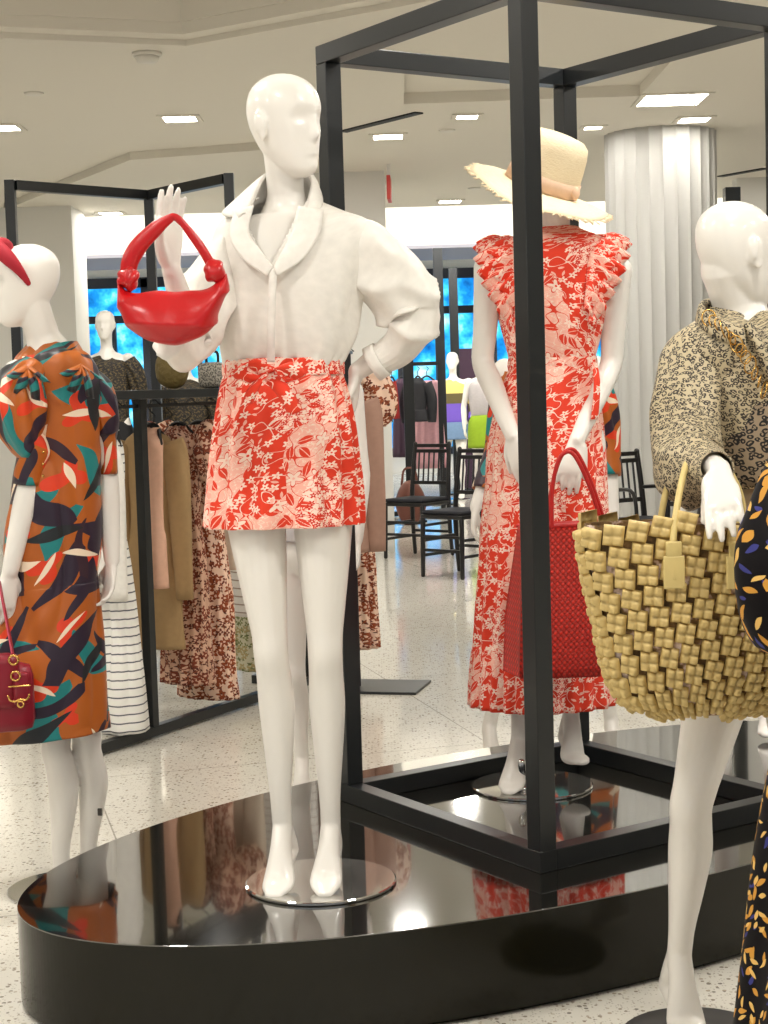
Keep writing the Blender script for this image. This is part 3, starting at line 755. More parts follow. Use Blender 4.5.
# ------------------------------------------------------------ mannequin with collar shirt and floral shorts
Y = 3.76
w1 = lambda px, py, d=0.0: W(px, py, Y+d)
m1 = thing('mannequin', 'white mannequin in white collar shirt and red floral shorts raising one hand', 'mannequin', (-.175, 3.76, PT))
p1 = MB(); plate(p1, A(-.175, 3.775, PT+.0005), .178); p1.build('base_plate', MAT['steel'], m1, smooth=False)
p1 = MB(); p1.tube([A(-.145, 3.80, PT+.020), A(-.145, 3.80, PT+.09)], [.010], 14, smooth=False); p1.build('support_peg', MAT['chrome'], m1)
b = MB()
leg(b, w1(250, 470, .0), w1(271, 645, -.03), w1(283, 832, .02), w1(291, 850, .055), w1(279, 881, -.06), w1(273, 896, -.10), .93, A(-.25, -1, 0))
leg(b, w1(322, 470, .0), w1(325, 645, -.03), w1(331, 832, .02), w1(334, 852, .06), w1(326, 879, -.06), w1(325, 894, -.11), .93, A(0, -1, 0))
std_trunk(b, w1(287, 480), w1(286, 214), .88, .06)
neckp(b, w1(287, 212, .02), w1(284, 165, .0), .93)
HC1 = w1(286, 126, -.015); head(b, HC1, .88, .04, -.02, .99, .8)
arm(b, w1(362, 240, .0), w1(420, 326, .02), w1(357, 372, .03), .95)
hand(b, w1(355, 374, .03), w1(352, 418, .07)-w1(355, 374, .03), A(-1, .1, -.1), -1, .25, .92, thumb=(.6, .7))
arm(b, w1(236, 240, .0), w1(192, 340, -.12), w1(171, 268, -.22), .92)
hand(b, w1(171, 266, -.22), w1(168, 190, -.235)-w1(171, 268, -.22), A(.8, -.6, 0), -1, .10, 1.06, .05, thumb=(.8, .5), curls=[.06, .1, .1, .14])
b.build('body', WH, m1, remesh=.0042, sm=3)
nf, ng, nh = SN(1, 9, 14, (1.4, 1, .55)), SN(2, 22, 14, (1.3, 1, .6)), SN(3, 60)
nc, nd = SN(4, 13, 10, (1.2, 1, .8)), SN(5, 24, 10, (1.2, 1, .9))
def crease(sn, P, p=5): return (1-np.abs(np.clip(sn(P), -1, 1)))**p
nv = SN(6, 26, 12, (1.5, .8, .22)); nw = SN(7, 15, 12, (1.2, .8, .7))
def shirt_d(P):
    low = np.clip((w1(285, 300)[2]-P[:, 2])/.15+.5, .15, 1)
    return .005*nf(P)+.008*crease(nv, P, 2)*low+.006*nw(P)-.004
def sh_fold(t, th): return .014*np.cos(9*th+2*t)*t+.025*np.exp(-((t-.97)/.06)**2)*np.cos(24*th)
vt = w1(272, 268, -.12)
def vkeep(q):
    x = q[0]; z = q[2]; top = w1(285, 206)[2]; bot = vt[2]
    if z > top+.012: return False
    if q[1] > Y-.005: return True
    f = (z-bot)/(top-bot); c = w1(272, 268)[0]+f*.012
    return not (f > 0 and c-.082*f < x < c+.072*f)
sh = garment('shirt', MAT['shirt'], m1, [(200, 262, 312, .8, .02), (205, 252, 324, .72, .015), (213, 240, 341, .55, .01), (224, 226, 366, .48), (240, 219, 372, .52), (265, 218, 368, .6), (300, 222, 362, .66), (335, 224, 356, .64), (355, 226, 347, .62), (366, 229, 340, .62)], Y, fold=sh_fold, disp=shirt_d, keep=vkeep, n=260, sub=13, power=2.2)
def slv_fold(t, th): return .05*np.cos(5*th+9*t)*math.sin(PI*t)+.10*max(0, t-.82)*np.cos(18*th)
def slv_d(P): return .016*crease(nd, P, 3)+.012*crease(nc, P, 3)+.006*nf(P)-.012
sleeve('sleeve', MAT['shirt'], sh, [w1(334, 250, .0), w1(362, 254, -.005), w1(392, 281, .0), w1(411, 314, .01), w1(412, 332, .0), w1(398, 349, .01), w1(379, 361, .02)], [(.055, .062), (.066, .074), (.074, .079), (.074, .068), (.064, .052), (.05, .047), (.037, .036)], fold=slv_fold, disp=slv_d, seg=90, sub=12)
sleeve('cuff', MAT['shirt'], sh, [w1(382, 359, .02), w1(372, 365, .025)], [(.040, .039), (.040, .039)], sub=3, thick=.006, disp=lambda P: .002*ng(P))
sleeve('sleeve', MAT['shirt'], sh, [w1(252, 250, .0), w1(228, 258, -.015), w1(207, 298, -.06), w1(192, 334, -.10), w1(186, 350, -.13), w1(180, 338, -.155), w1(176, 318, -.168)], [(.055, .062), (.066, .070), (.076, .074), (.074, .066), (.062, .056), (.058, .056), (.050, .050)], fold=slv_fold, disp=slv_d, seg=90, sub=12)
sleeve('cuff', MAT['shirt'], sh, [w1(176, 320, -.168), w1(174, 309, -.176)], [(.046, .048), (.046, .048)], sub=3, thick=.006)
cd1 = lambda P: .002*ng(P)
sheet('collar', MAT['shirt'], sh, [w1(287, 176, .065), w1(272, 171, .04), w1(262, 180, .0), w1(252, 204, -.052), w1(246, 216, -.068)], [w1(287, 190, .095), w1(262, 186, .075), w1(240, 198, .02), w1(222, 214, -.03), w1(240, 219, -.072)], bulge=(0, -.004, .006), thick=.004, disp=cd1)
sheet('collar', MAT['shirt'], sh, [w1(287, 176, .065), w1(303, 171, .04), w1(311, 182, .0), w1(307, 206, -.055), w1(302, 220, -.07)], [w1(287, 190, .095), w1(312, 180, .07), w1(320, 190, .02), w1(322, 206, -.035), w1(310, 221, -.074)], bulge=(.002, -.004, .006), thick=.004, disp=cd1)
sheet('collar_stand', MAT['shirt'], sh, [w1(287, 177, .063), w1(272, 172, .038), w1(262, 181, -.002), w1(252, 205, -.055)], [w1(287, 206, .06), w1(262, 204, .04), w1(250, 210, .0), w1(243, 222, -.06)], thick=.003)
sheet('collar_stand', MAT['shirt'], sh, [w1(287, 177, .063), w1(303, 172, .038), w1(311, 183, -.002), w1(306, 207, -.057)], [w1(287, 206, .06), w1(316, 204, .04), w1(322, 210, .0), w1(306, 224, -.06)], thick=.003)
sheet('lapel', MAT['shirt'], sh, [w1(254, 206, -.058), w1(249, 232, -.09), w1(260, 250, -.115), w1(273, 267, -.132)], [w1(234, 212, -.058), w1(230, 238, -.090), w1(244, 260, -.119), w1(267, 276, -.139)], bulge=(0, -.003, 0), thick=.0025, disp=cd1)
sheet('lapel', MAT['shirt'], sh, [w1(298, 206, -.070), w1(290, 234, -.094), w1(282, 251, -.118), w1(273, 267, -.132)], [w1(324, 210, -.072), w1(319, 234, -.102), w1(303, 259, -.123), w1(277, 276, -.139)], bulge=(0, -.003, 0), thick=.0025, disp=cd1)
sheet('placket', MAT['shirt'], sh, [w1(269, 268, -.136), w1(268, 300, -.149), w1(267, 340, -.139), w1(267, 362, -.13)], [w1(277, 268, -.134), w1(276, 300, -.147), w1(275, 340, -.138), w1(275, 362, -.129)], thick=.003, m=2, disp=cd1)
# shorts
pf = pleats(15, .085, .4, .7, 3)
def shorts_fold(t, th):
    k = pf(t, th); c = np.exp(-((th-1.5*PI-0.03)/.16)**2); return k-.10*t*t*c
st = garment('shorts', MAT['redfloral'], m1, [(358, 227, 340, .66), (368, 226, 341, .66), (382, 222, 345, .68), (405, 218, 350, .7), (440, 213, 356, .7), (480, 208, 360, .7), (512, 206, 362, .7), (525, 206, 362, .7)], Y, fold=shorts_fold, n=240, sub=9, disp=lambda P: .003*nf(P)+.002*ridge(ng, P))
MB_ = sleeve
def belt_f(t, th): return .02*np.cos(14*th)
bt = garment('belt', MAT['redfloral'], m1, [(359, 225, 342, .67), (364, 224, 343, .67), (372, 224, 343, .67), (376, 225, 343, .67)], Y, fold=belt_f, n=140, sub=3, thick=.004, uoff=.3, disp=lambda P: .003*ng(P))
kn = MB(); kc = w1(267, 373, -.175); kn.ell(kc, (.024, .018, .021), rz(.2), 18, 10); kn.build('knot', MAT['redfloral'], bt, disp=lambda P: .003*nh(P))
for pts, wd_ in (([w1(266, 374, -.18), w1(254, 388, -.205), w1(246, 406, -.20)], 9), ([w1(268, 374, -.18), w1(284, 392, -.205), w1(296, 413, -.198)], 9), ([w1(266, 372, -.18), w1(250, 362, -.215), w1(240, 373, -.205), w1(256, 380, -.185)], 9), ([w1(268, 372, -.18), w1(286, 366, -.215), w1(299, 377, -.205), w1(282, 382, -.185)], 9)):
    P_ = np.array(pts); wv = A(wd_*Y/FL*.7, 0, .006)
    sheet('sash_end', MAT['redfloral'], bt, list(P_-wv), list(P_+wv), m=5, bulge=(0, -.008, 0), thick=.004)

# red knotted handbag
bg_ = thing('handbag', 'small red leather handbag with knotted handle hanging from the raised white hand', 'handbag', w1(172, 343, -.30))
d = -.314
def hobo(cx, s0):
    R = []
    tops = [(118, 277), (126, 290), (140, 294), (158, 292), (172, 291.5), (188, 290), (203, 289), (216, 285), (226, 274)]
    bots = [(117.5, 284), (120, 306), (128, 326), (144, 339), (166, 345), (188, 342.5), (209, 331), (221, 312), (228.5, 286)]
    wid = [.008, .028, .042, .05, .052, .051, .046, .034, .010]
    T = crm(np.array([(*a, *b_, w_) for a, b_, w_ in zip(tops, bots, wid)]), 14); out = []
    for x0, y0, x1, y1, w_ in T:
        a = w1(x0, y0, d); b_ = w1(x1, y1, d); c = (a+b_)/2; h = (a-b_)/2
        ring = []
        for t in np.arange(80)*2*PI/80:
            s_ = math.sin(t); k = 1-.35*max(0, s_)**2
            ring.append(c+h*s_+A(0, -1, 0)*w_*k*math.cos(t)*(1+.18*math.cos(t)*(-s_)))
        out.append(ring)
    return out
mb = MB(); mb.rings(hobo(0, 0), True); hb = SN(8, 38, 14, (.6, 1, 1.6)); hb2 = SN(9, 90)
mb.build('body', MAT['redleather'], bg_, disp=lambda P: .006*crease(hb, P, 3)+.003*hb(P)+.0014*hb2(P)-.002)
def knot(c, r, tilt):
    mb = MB(); R = ry(tilt)
    mb.ell(c, (r*.75, r*.62, r*.8), R, 24, 14)
    for k, (a0, tl) in enumerate(((.2, .55), (2.0, -.6), (1.1, 1.5))):
        Rk = R@ry(tl); pts = [c+Rk@A(r*.62*math.cos(a), r*.55*math.sin(a), r*.12*math.sin(2*a+k)) for a in np.linspace(a0, a0+2*PI, 15)]
        mb.tube(pts, [(r*.42, r*.30)], 12, 3, round_=False)
    mb.build('knot', MAT['redleather'], bg_, remesh=.0026, sm=6, disp=lambda P: .0025*hb2(P))
knot(w1(128.5, 279, d), .028, .2); knot(w1(214.5, 271, d), .029, -.3)
mb = MB(); mb.tube([w1(128, 272, d), w1(131, 259, d), w1(142, 242, d), w1(157, 227, d), w1(168, 219.5, d), w1(174, 217, d), w1(181, 221, d), w1(193, 236, d), w1(203, 251, d), w1(211, 265, d)], [(.017, .010), (.0175, .012), (.017, .012), (.015, .011), (.011, .009), (.009, .007), (.008, .007), (.0085, .007), (.010, .009), (.012, .009)], 16, 6, fdir=(1, 0, 1), round_=False)
mb.tube([w1(176, 218.5, d+.012), w1(189, 230, d+.012), w1(202, 247, d+.01), w1(211, 262, d+.005)], [.0065], 12, 5, round_=False)
mb.build('handle', MAT['redleather'], bg_, disp=lambda P: .0012*hb(P)+.0008*hb2(P))

# ------------------------------------------------------------ mannequin in the straw hat and floral dress
Y = 4.64
w2 = lambda px, py, d=0.0, Y=Y: W(px, py, Y+d)
m2 = thing('mannequin', 'white mannequin in long ruffled red floral dress inside the black frame', 'mannequin', (.405, 4.63, PT))
p1 = MB(); plate(p1, A(.405, 4.64, PT+.0005), .175); p1.build('base_plate', MAT['steel'], m2, smooth=False)
p1 = MB(); pp = FZ(522, 790, PT+.008); p1.tube([pp+A(0, 0, .012), pp+A(0, 0, .08)], [.011], 16, smooth=False); p1.lathe(pp, [(.02, 0), (.022, .004), (.018, .012), (.012, .014)], 24); p1.build('support_peg', MAT['chrome'], m2)
b = MB()
leg(b, w2(530, 470), w2(523, 620, -.03), w2(519, 745, .01), w2(525, 758, .05), w2(512, 783, -.08), w2(509, 792, -.12), .95)
leg(b, w2(575, 470), w2(573, 610, -.03), w2(571, 718, .06), w2(564, 737, .10), w2(573, 757, .02), w2(584, 762, -.03), .95, A(.5, -1, 0))
std_trunk(b, w2(553, 485), w2(556, 250), .86, 0)
neckp(b, w2(556, 246, .02), w2(555, 205, 0), .9)
head(b, w2(546, 172, -.01), .9, .1, .06, .82)
arm(b, w2(489, 268), w2(483, 362, .0), w2(513, 437, -.13), .95); hand(b, w2(513, 437, -.13), w2(526, 480, -.17)-w2(513, 437, -.13), A(.5, .8, 0), -1, .25, .92)
arm(b, w2(617, 270), w2(611, 365, .0), w2(577, 440, -.13), .95); hand(b, w2(576, 441, -.13), w2(566, 490, -.155)-w2(576, 441, -.13), A(.1, .97, 0), 1, .16, .95, thumb=(.9, .3))
b.build('body', WH, m2, remesh=.0045, sm=3)
pf2 = pleats(17, .05, 1.1, 1.0, 5)
def dr2(t, th): return pf2(max(0, (t-.36)/.64), th)+.02*np.exp(-((t-.36)/.05)**2)*np.cos(26*th)
dr = garment('dress', MAT['redfloral2'], m2, [(228, 538, 577, .85, .02), (232, 532, 584, .8, .015), (238, 512, 600, .6), (248, 495, 612, .5), (270, 494, 610, .55), (300, 498, 606, .62), (335, 506, 599, .66), (360, 511, 593, .66), (372, 509, 595, .68), (400, 500, 600, .72), (440, 491, 604, .75), (500, 484, 608, .78), (560, 479, 611, .8), (620, 475, 613, .8), (670, 472, 614, .8), (700, 471, 615, .8)], Y, fold=dr2, n=240, sub=8, disp=lambda P: .004*nf(P)+.003*ridge(ng, P))
garment('hem_ruffle', MAT['redfloral2'], dr, [(640, 473, 614, .8), (655, 471, 616, .82), (680, 469, 618, .82), (702, 468, 619, .83)], Y, fold=pleats(26, .045, 0, .6, 9), n=260, sub=6, uoff=.2)
garment('waist_sash', MAT['redfloral2'], dr, [(357, 510, 595, .68), (364, 509, 596, .69), (370, 510, 595, .69)], Y, fold=lambda t, th: .015*np.cos(16*th), n=120, sub=3, thick=.005, uoff=.15)
sheet('sash_end', MAT['redfloral2'], dr, [w2(592, 362, -.10), w2(594, 385, -.12), w2(591, 420, -.13)], [w2(597, 362, -.09), w2(600, 385, -.11), w2(598, 420, -.12)], m=3)
def ruffle(side, inner, outer, ph, tiers):
    a = crm(np.array(inner), 26); b_ = crm(np.array(outer), 26); G = []; UV = []
    for i in range(len(a)):
        t = i/(len(a)-1); row = []; ev = math.sin(PI*min(1, max(0, t)))**.3
        for j in range(9):
            f = j/8; amp = .015*f*(.4+.6*ev)
            q = a[i]+(b_[i]-a[i])*f; q = q+A(.45*side, -.85, .2)*amp*math.sin(2*PI*tiers*1.4*t+ph)+A(side, 0, .3)*amp*.3*math.cos(2*PI*tiers*t*1.3+ph)
            q = q+A(0, -.018, .012)*math.sin(PI*f); row.append(q)
        G.append(row); UV.append([(float(i*.007), float(-j*.008)) for j in range(10)])
    mb = MB(); mb.grid(G, UV); mb.build('shoulder_ruffle', MAT['redfloral2'], dr, thick=.003)
ruffle(1, [w2(596, 238, .06), w2(600, 240, .0), w2(598, 262, -.07), w2(594, 290, -.095), w2(588, 322, -.095)], [w2(622, 238, .08), w2(628, 246, -.01), w2(622, 272, -.09), w2(611, 296, -.115), w2(593, 330, -.11)], .5, 6)
ruffle(1, [w2(588, 240, .02), w2(588, 252, -.06), w2(587, 276, -.09), w2(584, 310, -.10)], [w2(612, 238, .0), w2(611, 262, -.09), w2(604, 290, -.115), w2(590, 318, -.115)], 2.5, 5)
ruffle(-1, [w2(508, 240, .06), w2(505, 242, .0), w2(506, 262, -.07), w2(510, 290, -.095), w2(516, 322, -.095)], [w2(482, 240, .08), w2(476, 250, -.01), w2(481, 276, -.09), w2(492, 300, -.115), w2(511, 332, -.11)], 1.2, 6)
ruffle(-1, [w2(518, 240, .02), w2(518, 252, -.06), w2(519, 276, -.09), w2(522, 310, -.10)], [w2(494, 240, .0), w2(495, 262, -.09), w2(502, 290, -.115), w2(516, 318, -.115)], 3.1, 5)
# hat
ht = thing('sun_hat', 'wide natural straw sun hat with frayed brim on the mannequin in the frame', 'hat', w2(541, 186))
hc = w2(541, 187); RH = ry(.37)@rx(.26); prof_c = [(.103, -.004), (.101, .03), (.098, .07), (.094, .11), (.087, .135), (.072, .148), (.04, .153), (.004, .154)]
def hatg(prof, n=72, wob=0.0):
    G = []; UV = []; L = 0
    for i, (r, z) in enumerate(prof):
        if i: L += math.hypot(r-prof[i-1][0], z-prof[i-1][1])
        G.append([hc+RH@A(r*1.0*math.cos(t), r*1.08*math.sin(t), z+wob*(r-.09)/.12*(math.cos(2*t+.4)+.35*math.cos(5*t))) for t in np.arange(n)*2*PI/n]); UV.append([(float(j*2*PI/n*.1), float(L)) for j in range(n+1)])
    mb = MB(); mb.grid(G, UV, True); return mb
hatg(prof_c).build('crown', MAT['raffia'], ht, thick=.003)
hatg([(.1055, .0), (.1045, .02), (.1030, .04)]).build('ribbon', MAT['hatband'], ht, thick=.004)
mb = hatg([(.102, -.003), (.118, -.004), (.135, -.006), (.165, -.012), (.19, -.02), (.205, -.026)], wob=.014)
for k in range(260):
    t = rnd.uniform(0, 2*PI); r = .204; z = -.026+.014*(r-.09)/.12*(math.cos(2*t+.4)+.35*math.cos(5*t)); e = rnd.uniform(.006, .018); a2 = t+rnd.uniform(-.05, .05)
    p = hc+RH@A(r*math.cos(t), r*1.08*math.sin(t), z); q = hc+RH@A((r+e)*math.cos(a2), (r+e)*1.08*math.sin(a2), z-rnd.uniform(0, .006)); mb.bar(p, q, .0012)
mb.build('brim', MAT['raffia'], ht, thick=.003)
q = hc+RH@A(.092, -.066, .024); MB().ell(q, (.014, .010, .018), rz(.5), 14, 8).build('bow', MAT['hatband'], ht)
# red woven tote
tb = thing('tote_bag', 'large red woven leather tote hanging from the hand of the hatted mannequin', 'bag', w2(556, 676, -.2))
dY = -.36
def quad_bag(fl, fr, br_, bl, th_, n=10):
    G = []; UV = []
    return None
tl, tr, bl, br_ = w2(524, 527, dY), w2(607, 523, dY+.03), w2(520, 678, dY), w2(600, 676, dY+.03)
mb = MB(); nx, ny = 16, 14; back = A(-.035, .125, 0)
def bagpt(u, v, side):   # u across, v down
    p = tl*(1-u)*(1-v)+tr*u*(1-v)+bl*(1-u)*v+br_*u*v
    bul = math.sin(PI*u)**.5*(.2+.8*math.sin(PI*min(1, v*.9+.05)))*.022
    q = p+A(.1, -1, 0)*bul if side == 0 else p+back*(.35+.65*min(1, v*1.6))-A(.1, -1, 0)*bul
    return q
for s_ in (0, 1):
    G = [[bagpt(i/nx, j/ny, s_) for i in range(nx+1)] for j in range(ny+1)]; UV = [[(i/nx*.25, -j/ny*.42) for i in range(nx+1)] for j in range(ny+1)]
    mb.grid(G, UV, flip=bool(s_))
for u in (0, 1):
    G = [[bagpt(u, j/ny, 0)*(1-k/4)+bagpt(u, j/ny, 1)*k/4 for k in range(5)] for j in range(ny+1)]; mb.grid(G, [[(k*.035, -j/ny*.42) for k in range(5)] for j in range(ny+1)])
G = [[bagpt(i/nx, 1, 0)*(1-k/4)+bagpt(i/nx, 1, 1)*k/4 for i in range(nx+1)] for k in range(5)]; mb.grid(G, [[(i/nx*.25, k*.035) for i in range(nx+1)] for k in range(5)])
mb.build('body', MAT['redweave'], tb, thick=.004, merge=True)
mb = MB(); mb.tube([bagpt(i/12, 0, 0) for i in range(13)], [.006], 8, 2); mb.tube([bagpt(i/12, 0, 1) for i in range(13)], [.006], 8, 2); mb.build('rim', MAT['redtrim'], tb)
for pts in ([w2(552, 527, dY), w2(552, 495, dY), w2(556, 468, dY), w2(563, 454, dY), w2(574, 455, dY), w2(589, 485, dY), w2(602, 524, dY+.02)], [w2(548, 530, dY+.08), w2(551, 492, dY+.08), w2(558, 464, dY+.06), w2(566, 451, dY+.05), w2(577, 453, dY+.06), w2(593, 487, dY+.08), w2(606, 526, dY+.1)]):
    MB().tube(pts, [.0055], 10, 6).build('handle', MAT['redtrim'], tb)
MB().tube([w2(598, 521, dY-.008), w2(600, 532, dY-.012)], [(.012, .004)], 10, 4).build('handle_tab', MAT['redtrim'], tb)
# ------------------------------------------------------------ mannequin in leopard blouse
Y = 3.36
w3 = lambda px, py, d=0.0, Y=Y: W(px, py, Y+d)
fc = FZ(700, 1040, 0)
m3 = thing('mannequin', 'white mannequin in sheer leopard print blouse standing before the platform, foot raised on its heel', 'mannequin', (fc[0], fc[1], 0))
p1 = MB(); p1.lathe(A(fc[0]-.005, fc[1]-.0, .0005), [(.03, 0), (.16, 0), (.162, .003), (.162, .007), (.158, .010), (.03, .010)], 64); p1.build('base_plate', MAT['greyplate'], m3)
b = MB()
leg(b, w3(740, 600, .02), w3(692, 800, -.10), w3(679, 960, -.05), w3(668, 985, .01), w3(686, 1022, -.10), w3(692, 1034, -.15), 1.0, A(-.6, -1, 0))
leg(b, w3(790, 600, .02), w3(800, 800, .0), w3(800, 960, .05), w3(796, 985, .09), w3(803, 1018, .0), w3(806, 1032, -.06), 1.0)
std_trunk(b, w3(762, 610, .02), w3(742, 322, .0), .74, -.2)
neckp(b, w3(738, 316, .02), w3(728, 282, 0), .98)
head(b, w3(737, 255, .0), 2.05, .06, .04, .92)
arm(b, w3(706, 348, .0), w3(690, 452, -.08), w3(717, 468, -.28), .95)
hand(b, w3(720, 472, -.295), w3(723, 516, -.385)-w3(719, 470, -.295), A(.3, .95, 0), -1, .12, .98, thumb=(.95, .2))
arm(b, w3(790, 350, .0), w3(840, 440, .05), w3(838, 520, -.02), 1.0); hand(b, w3(838, 522, -.02), A(0, -.2, -1), A(-1, 0, 0), 1)
b.build('body', WH, m3, remesh=.0042, sm=3)
n3, n4 = SN(21, 14, 14, (1.3, 1, .6)), SN(22, 34, 14, (1.3, 1, .6))
bld = lambda P: .008*ridge(n3, P)**2+.004*n4(P)
bl = garment('blouse', MAT['leopard'], m3, [(306, 707, 762, .8, .02), (315, 703, 768, .75, .01), (324, 690, 788, .68), (336, 680, 804, .7), (352, 676, 812, .72), (380, 682, 814, .76), (420, 692, 814, .8), (460, 704, 812, .8), (486, 711, 810, .8)], Y, disp=bld, n=170, sub=9, fold=lambda t, th: .015*np.cos(14*th+3*t)*t)
garment('lining_top', MAT['leopard2'], bl, [(390, 712, 808, .86, -.012), (400, 710, 810, .87, -.012), (440, 709, 810, .88, -.012), (483, 712, 810, .86, -.012)], Y, n=120, sub=5, disp=lambda P: .004*n3(P))
def s3f(t, th): return .05*np.cos(6*th+7*t)*math.sin(PI*t)+.06*max(0, t-.8)*np.cos(16*th)
sleeve('sleeve', MAT['leopard'], bl, [w3(712, 342, .0), w3(697, 356, -.005), w3(690, 396, -.03), w3(687, 440, -.07), w3(691, 468, -.13), w3(704, 470, -.20), w3(717, 467, -.275)], [(.05, .05), (.066, .058), (.075, .062), (.080, .062), (.074, .068), (.058, .062), (.026, .028)], fold=s3f, disp=bld)
sleeve('sleeve', MAT['leopard'], bl, [w3(790, 338, .0), w3(812, 360, .0), w3(830, 420, .02), w3(842, 480, .02), w3(840, 505, -.01)], [(.06, .05), (.07, .06), (.075, .065), (.07, .07), (.04, .04)], fold=s3f, disp=bld)
sheet('collar', MAT['leopard'], bl, [w3(742, 306, .05), w3(715, 302, .06), w3(703, 307, .0), w3(716, 318, -.06), w3(742, 326, -.08)], [w3(742, 313, .06), w3(712, 313, .075), w3(696, 320, -.005), w3(712, 336, -.085), w3(746, 350, -.10)], bulge=(0, -.008, .012), thick=.004, disp=bld)
sheet('neck_tie', MAT['leopard'], bl, [w3(742, 325, -.085), w3(756, 352, -.11), w3(772, 392, -.115)], [w3(752, 322, -.085), w3(766, 350, -.11), w3(784, 390, -.115)], m=4, bulge=(0, -.01, 0))
mb = MB()
for i in range(13):
    f = i/12; c = w3(709+f*55, 318+f*72-10*math.sin(PI*f), -.068-.055*math.sin(PI*f*.6)); r = .0105 if i % 3 else .014; T_ = rz(.4*i)@rx(1.3)
    mb.tube([c+T_@A(r*math.cos(a), r*math.sin(a)*1.25, 0) for a in np.linspace(0, 2*PI, 15)], [.0016], 6, 2, round_=False)
mb.build('chain', MAT['gold'], m3)
garment('shorts', MAT['creamshort'], m3, [(476, 712, 806, .7), (484, 712, 806, .7), (520, 706, 812, .72), (570, 700, 818, .72), (600, 700, 818, .72)], Y, fold=pleats(8, .03, 0, 1, 2), n=120)
# woven butter tote
YB = 3.12
w3b = lambda px, py, d=0.0: W(px, py, YB+d)
wb = thing('tote_bag', 'big butter-yellow tote of plaited leather squares hanging from the arm in leopard print', 'bag', w3b(708, 712, 0))
TIL = [(516, 579, 842), (530, 579, 840), (560, 583, 836), (600, 592, 826), (640, 600, 816), (672, 608, 808), (696, 622, 794), (712, 650, 768)]
DEP = [.075, .078, .082, .085, .082, .075, .062, .035]
RB = crm(np.array([(*w3b((l+r)/2, y), (r-l)/2*YB/FL, dp) for (y, l, r), dp in zip(TIL, DEP)]), 8)
def bag_ring(i, k=1.0, n=160, dz=0.0):
    cx, cy, cz, a, b_ = RB[i]; th = PI/2+np.arange(n)*2*PI/n; e = 2/2.7
    x = cx+k*a*np.sign(np.cos(th))*np.abs(np.cos(th))**e; y = cy+(b_-(1-k)*.1)*np.sign(np.sin(th))*np.abs(np.sin(th))**e
    tl_ = (x-cx)*-.075*max(0, 1-i/len(RB)*2.2)
    return np.stack([x, y, cz-tl_*0+(x-cx)*.0+dz], 1)
nR = len(RB); Lb = np.concatenate([[0], np.cumsum(np.linalg.norm(np.diff(RB[:, :3], axis=0), axis=1)+.5*np.abs(np.diff(RB[:, 3])))])
RG = [bag_ring(i) for i in range(nR)]
def bag_pt(s, t):   # s metres around from front centre, t metres down; returns point
    i = float(np.interp(t, Lb, np.arange(nR))); i0 = min(int(i), nR-2); f = i-i0; out = []
    for k in (i0, i0+1):
        g = RG[k]; d_ = np.linalg.norm(np.diff(np.vstack([g, g[:1]]), axis=0), axis=1); L = np.concatenate([[0], np.cumsum(d_)]); per = L[-1]
        q = (s % 1.0)*per; gg = np.vstack([g, g[:1]]); out.append(np.array([np.interp(q, L, gg[:, c]) for c in range(3)]))
    return out[0]*(1-f)+out[1]*f
Ht = Lb[-1]; mb = MB()
per0 = np.linalg.norm(np.diff(RG[2], axis=0), axis=1).sum(); ncell = 25; sp_ = per0/ncell; la_ = -.17; sq_ = .115
ct, stt = math.cos(la_), math.sin(la_)
for j in range(-12, 16):
    for i in range(-6, ncell+8):
        su = (i*ct+j*-stt*1.0)*sp_; tv = (i*stt+j*ct)*sp_
        # wind the slanted rows round the bag
        k0 = round(i*stt/ct); tv = (i*stt+(j-k0)*ct)*sp_; su = (i*ct-(j-k0)*stt)*sp_
        if not (-.5*sp_ < su < per0-.5*sp_) or not (.004 < tv < Ht-.006): continue
        s0 = su/per0; t0 = min(Ht-.003, tv)
        p = bag_pt(s0, t0); ds = .006; du = nrm(bag_pt(s0+ds, t0)-bag_pt(s0-ds, t0)); dv = nrm(bag_pt(s0, min(Ht, t0+.014))-bag_pt(s0, max(0, t0-.014)))
        nn = nrm(np.cross(du, dv)); 
        if nn@(p-A(*RB[0][:2], p[2])) < 0: nn = -nn
        an = sq_+.05+rnd.uniform(-.06, .06); ex = du*math.cos(an)+dv*math.sin(an); ey = -du*math.sin(an)+dv*math.cos(an)
        per = np.linalg.norm(np.diff(RG[int(np.interp(t0, Lb, np.arange(nR)))], axis=0), axis=1).sum()
        hx = sp_*.5*.90*per/per0; hy = sp_*.5*.90; lift = .004+rnd.uniform(-.0015, .0015); G = []
        for a_ in range(13):
            row = []
            for b_ in range(13):
                x = (a_-6)/6; y = (b_-6)/6; e = max(abs(x), abs(y))
                q4 = (1-abs(2*abs(x)-1)**4)*(1-abs(2*abs(y)-1)**4)
                h = .0068*q4**.55+.0014*np.sign(x)*np.sign(y)*q4+(.0016 if e < .99 else -.007)
                row.append(p+ex*x*hx+ey*y*hy+nn*(h+lift))
            G.append(row)
        mb.grid(G)
mb.build('plaited_weave', MAT['straw'], wb, thick=0)
def lining():
    nb = NB('lining_and_paper', .85); f = nb.noise(nb.obj(), 26, 3, .6)
    nb.color(nb.ramp(f, [(.40, lin(78, 58, 30)), (.54, lin(128, 98, 58)), (.62, lin(226, 202, 190)), (.7, lin(240, 224, 220))])); return nb.mat
mb = MB(); mb.grid([list(bag_ring(i, .955)) for i in range(3, nR)], None, True); g = bag_ring(nR-1, .95); b0 = len(mb.v); mb.v.extend([tuple(p) for p in g]); mb.f.append(tuple(range(b0, b0+len(g)))); mb.uv.append([(0., 0.)]*len(g))
mb.build('lining', lining(), wb, thick=.002)
sg = SN(33, 30); 
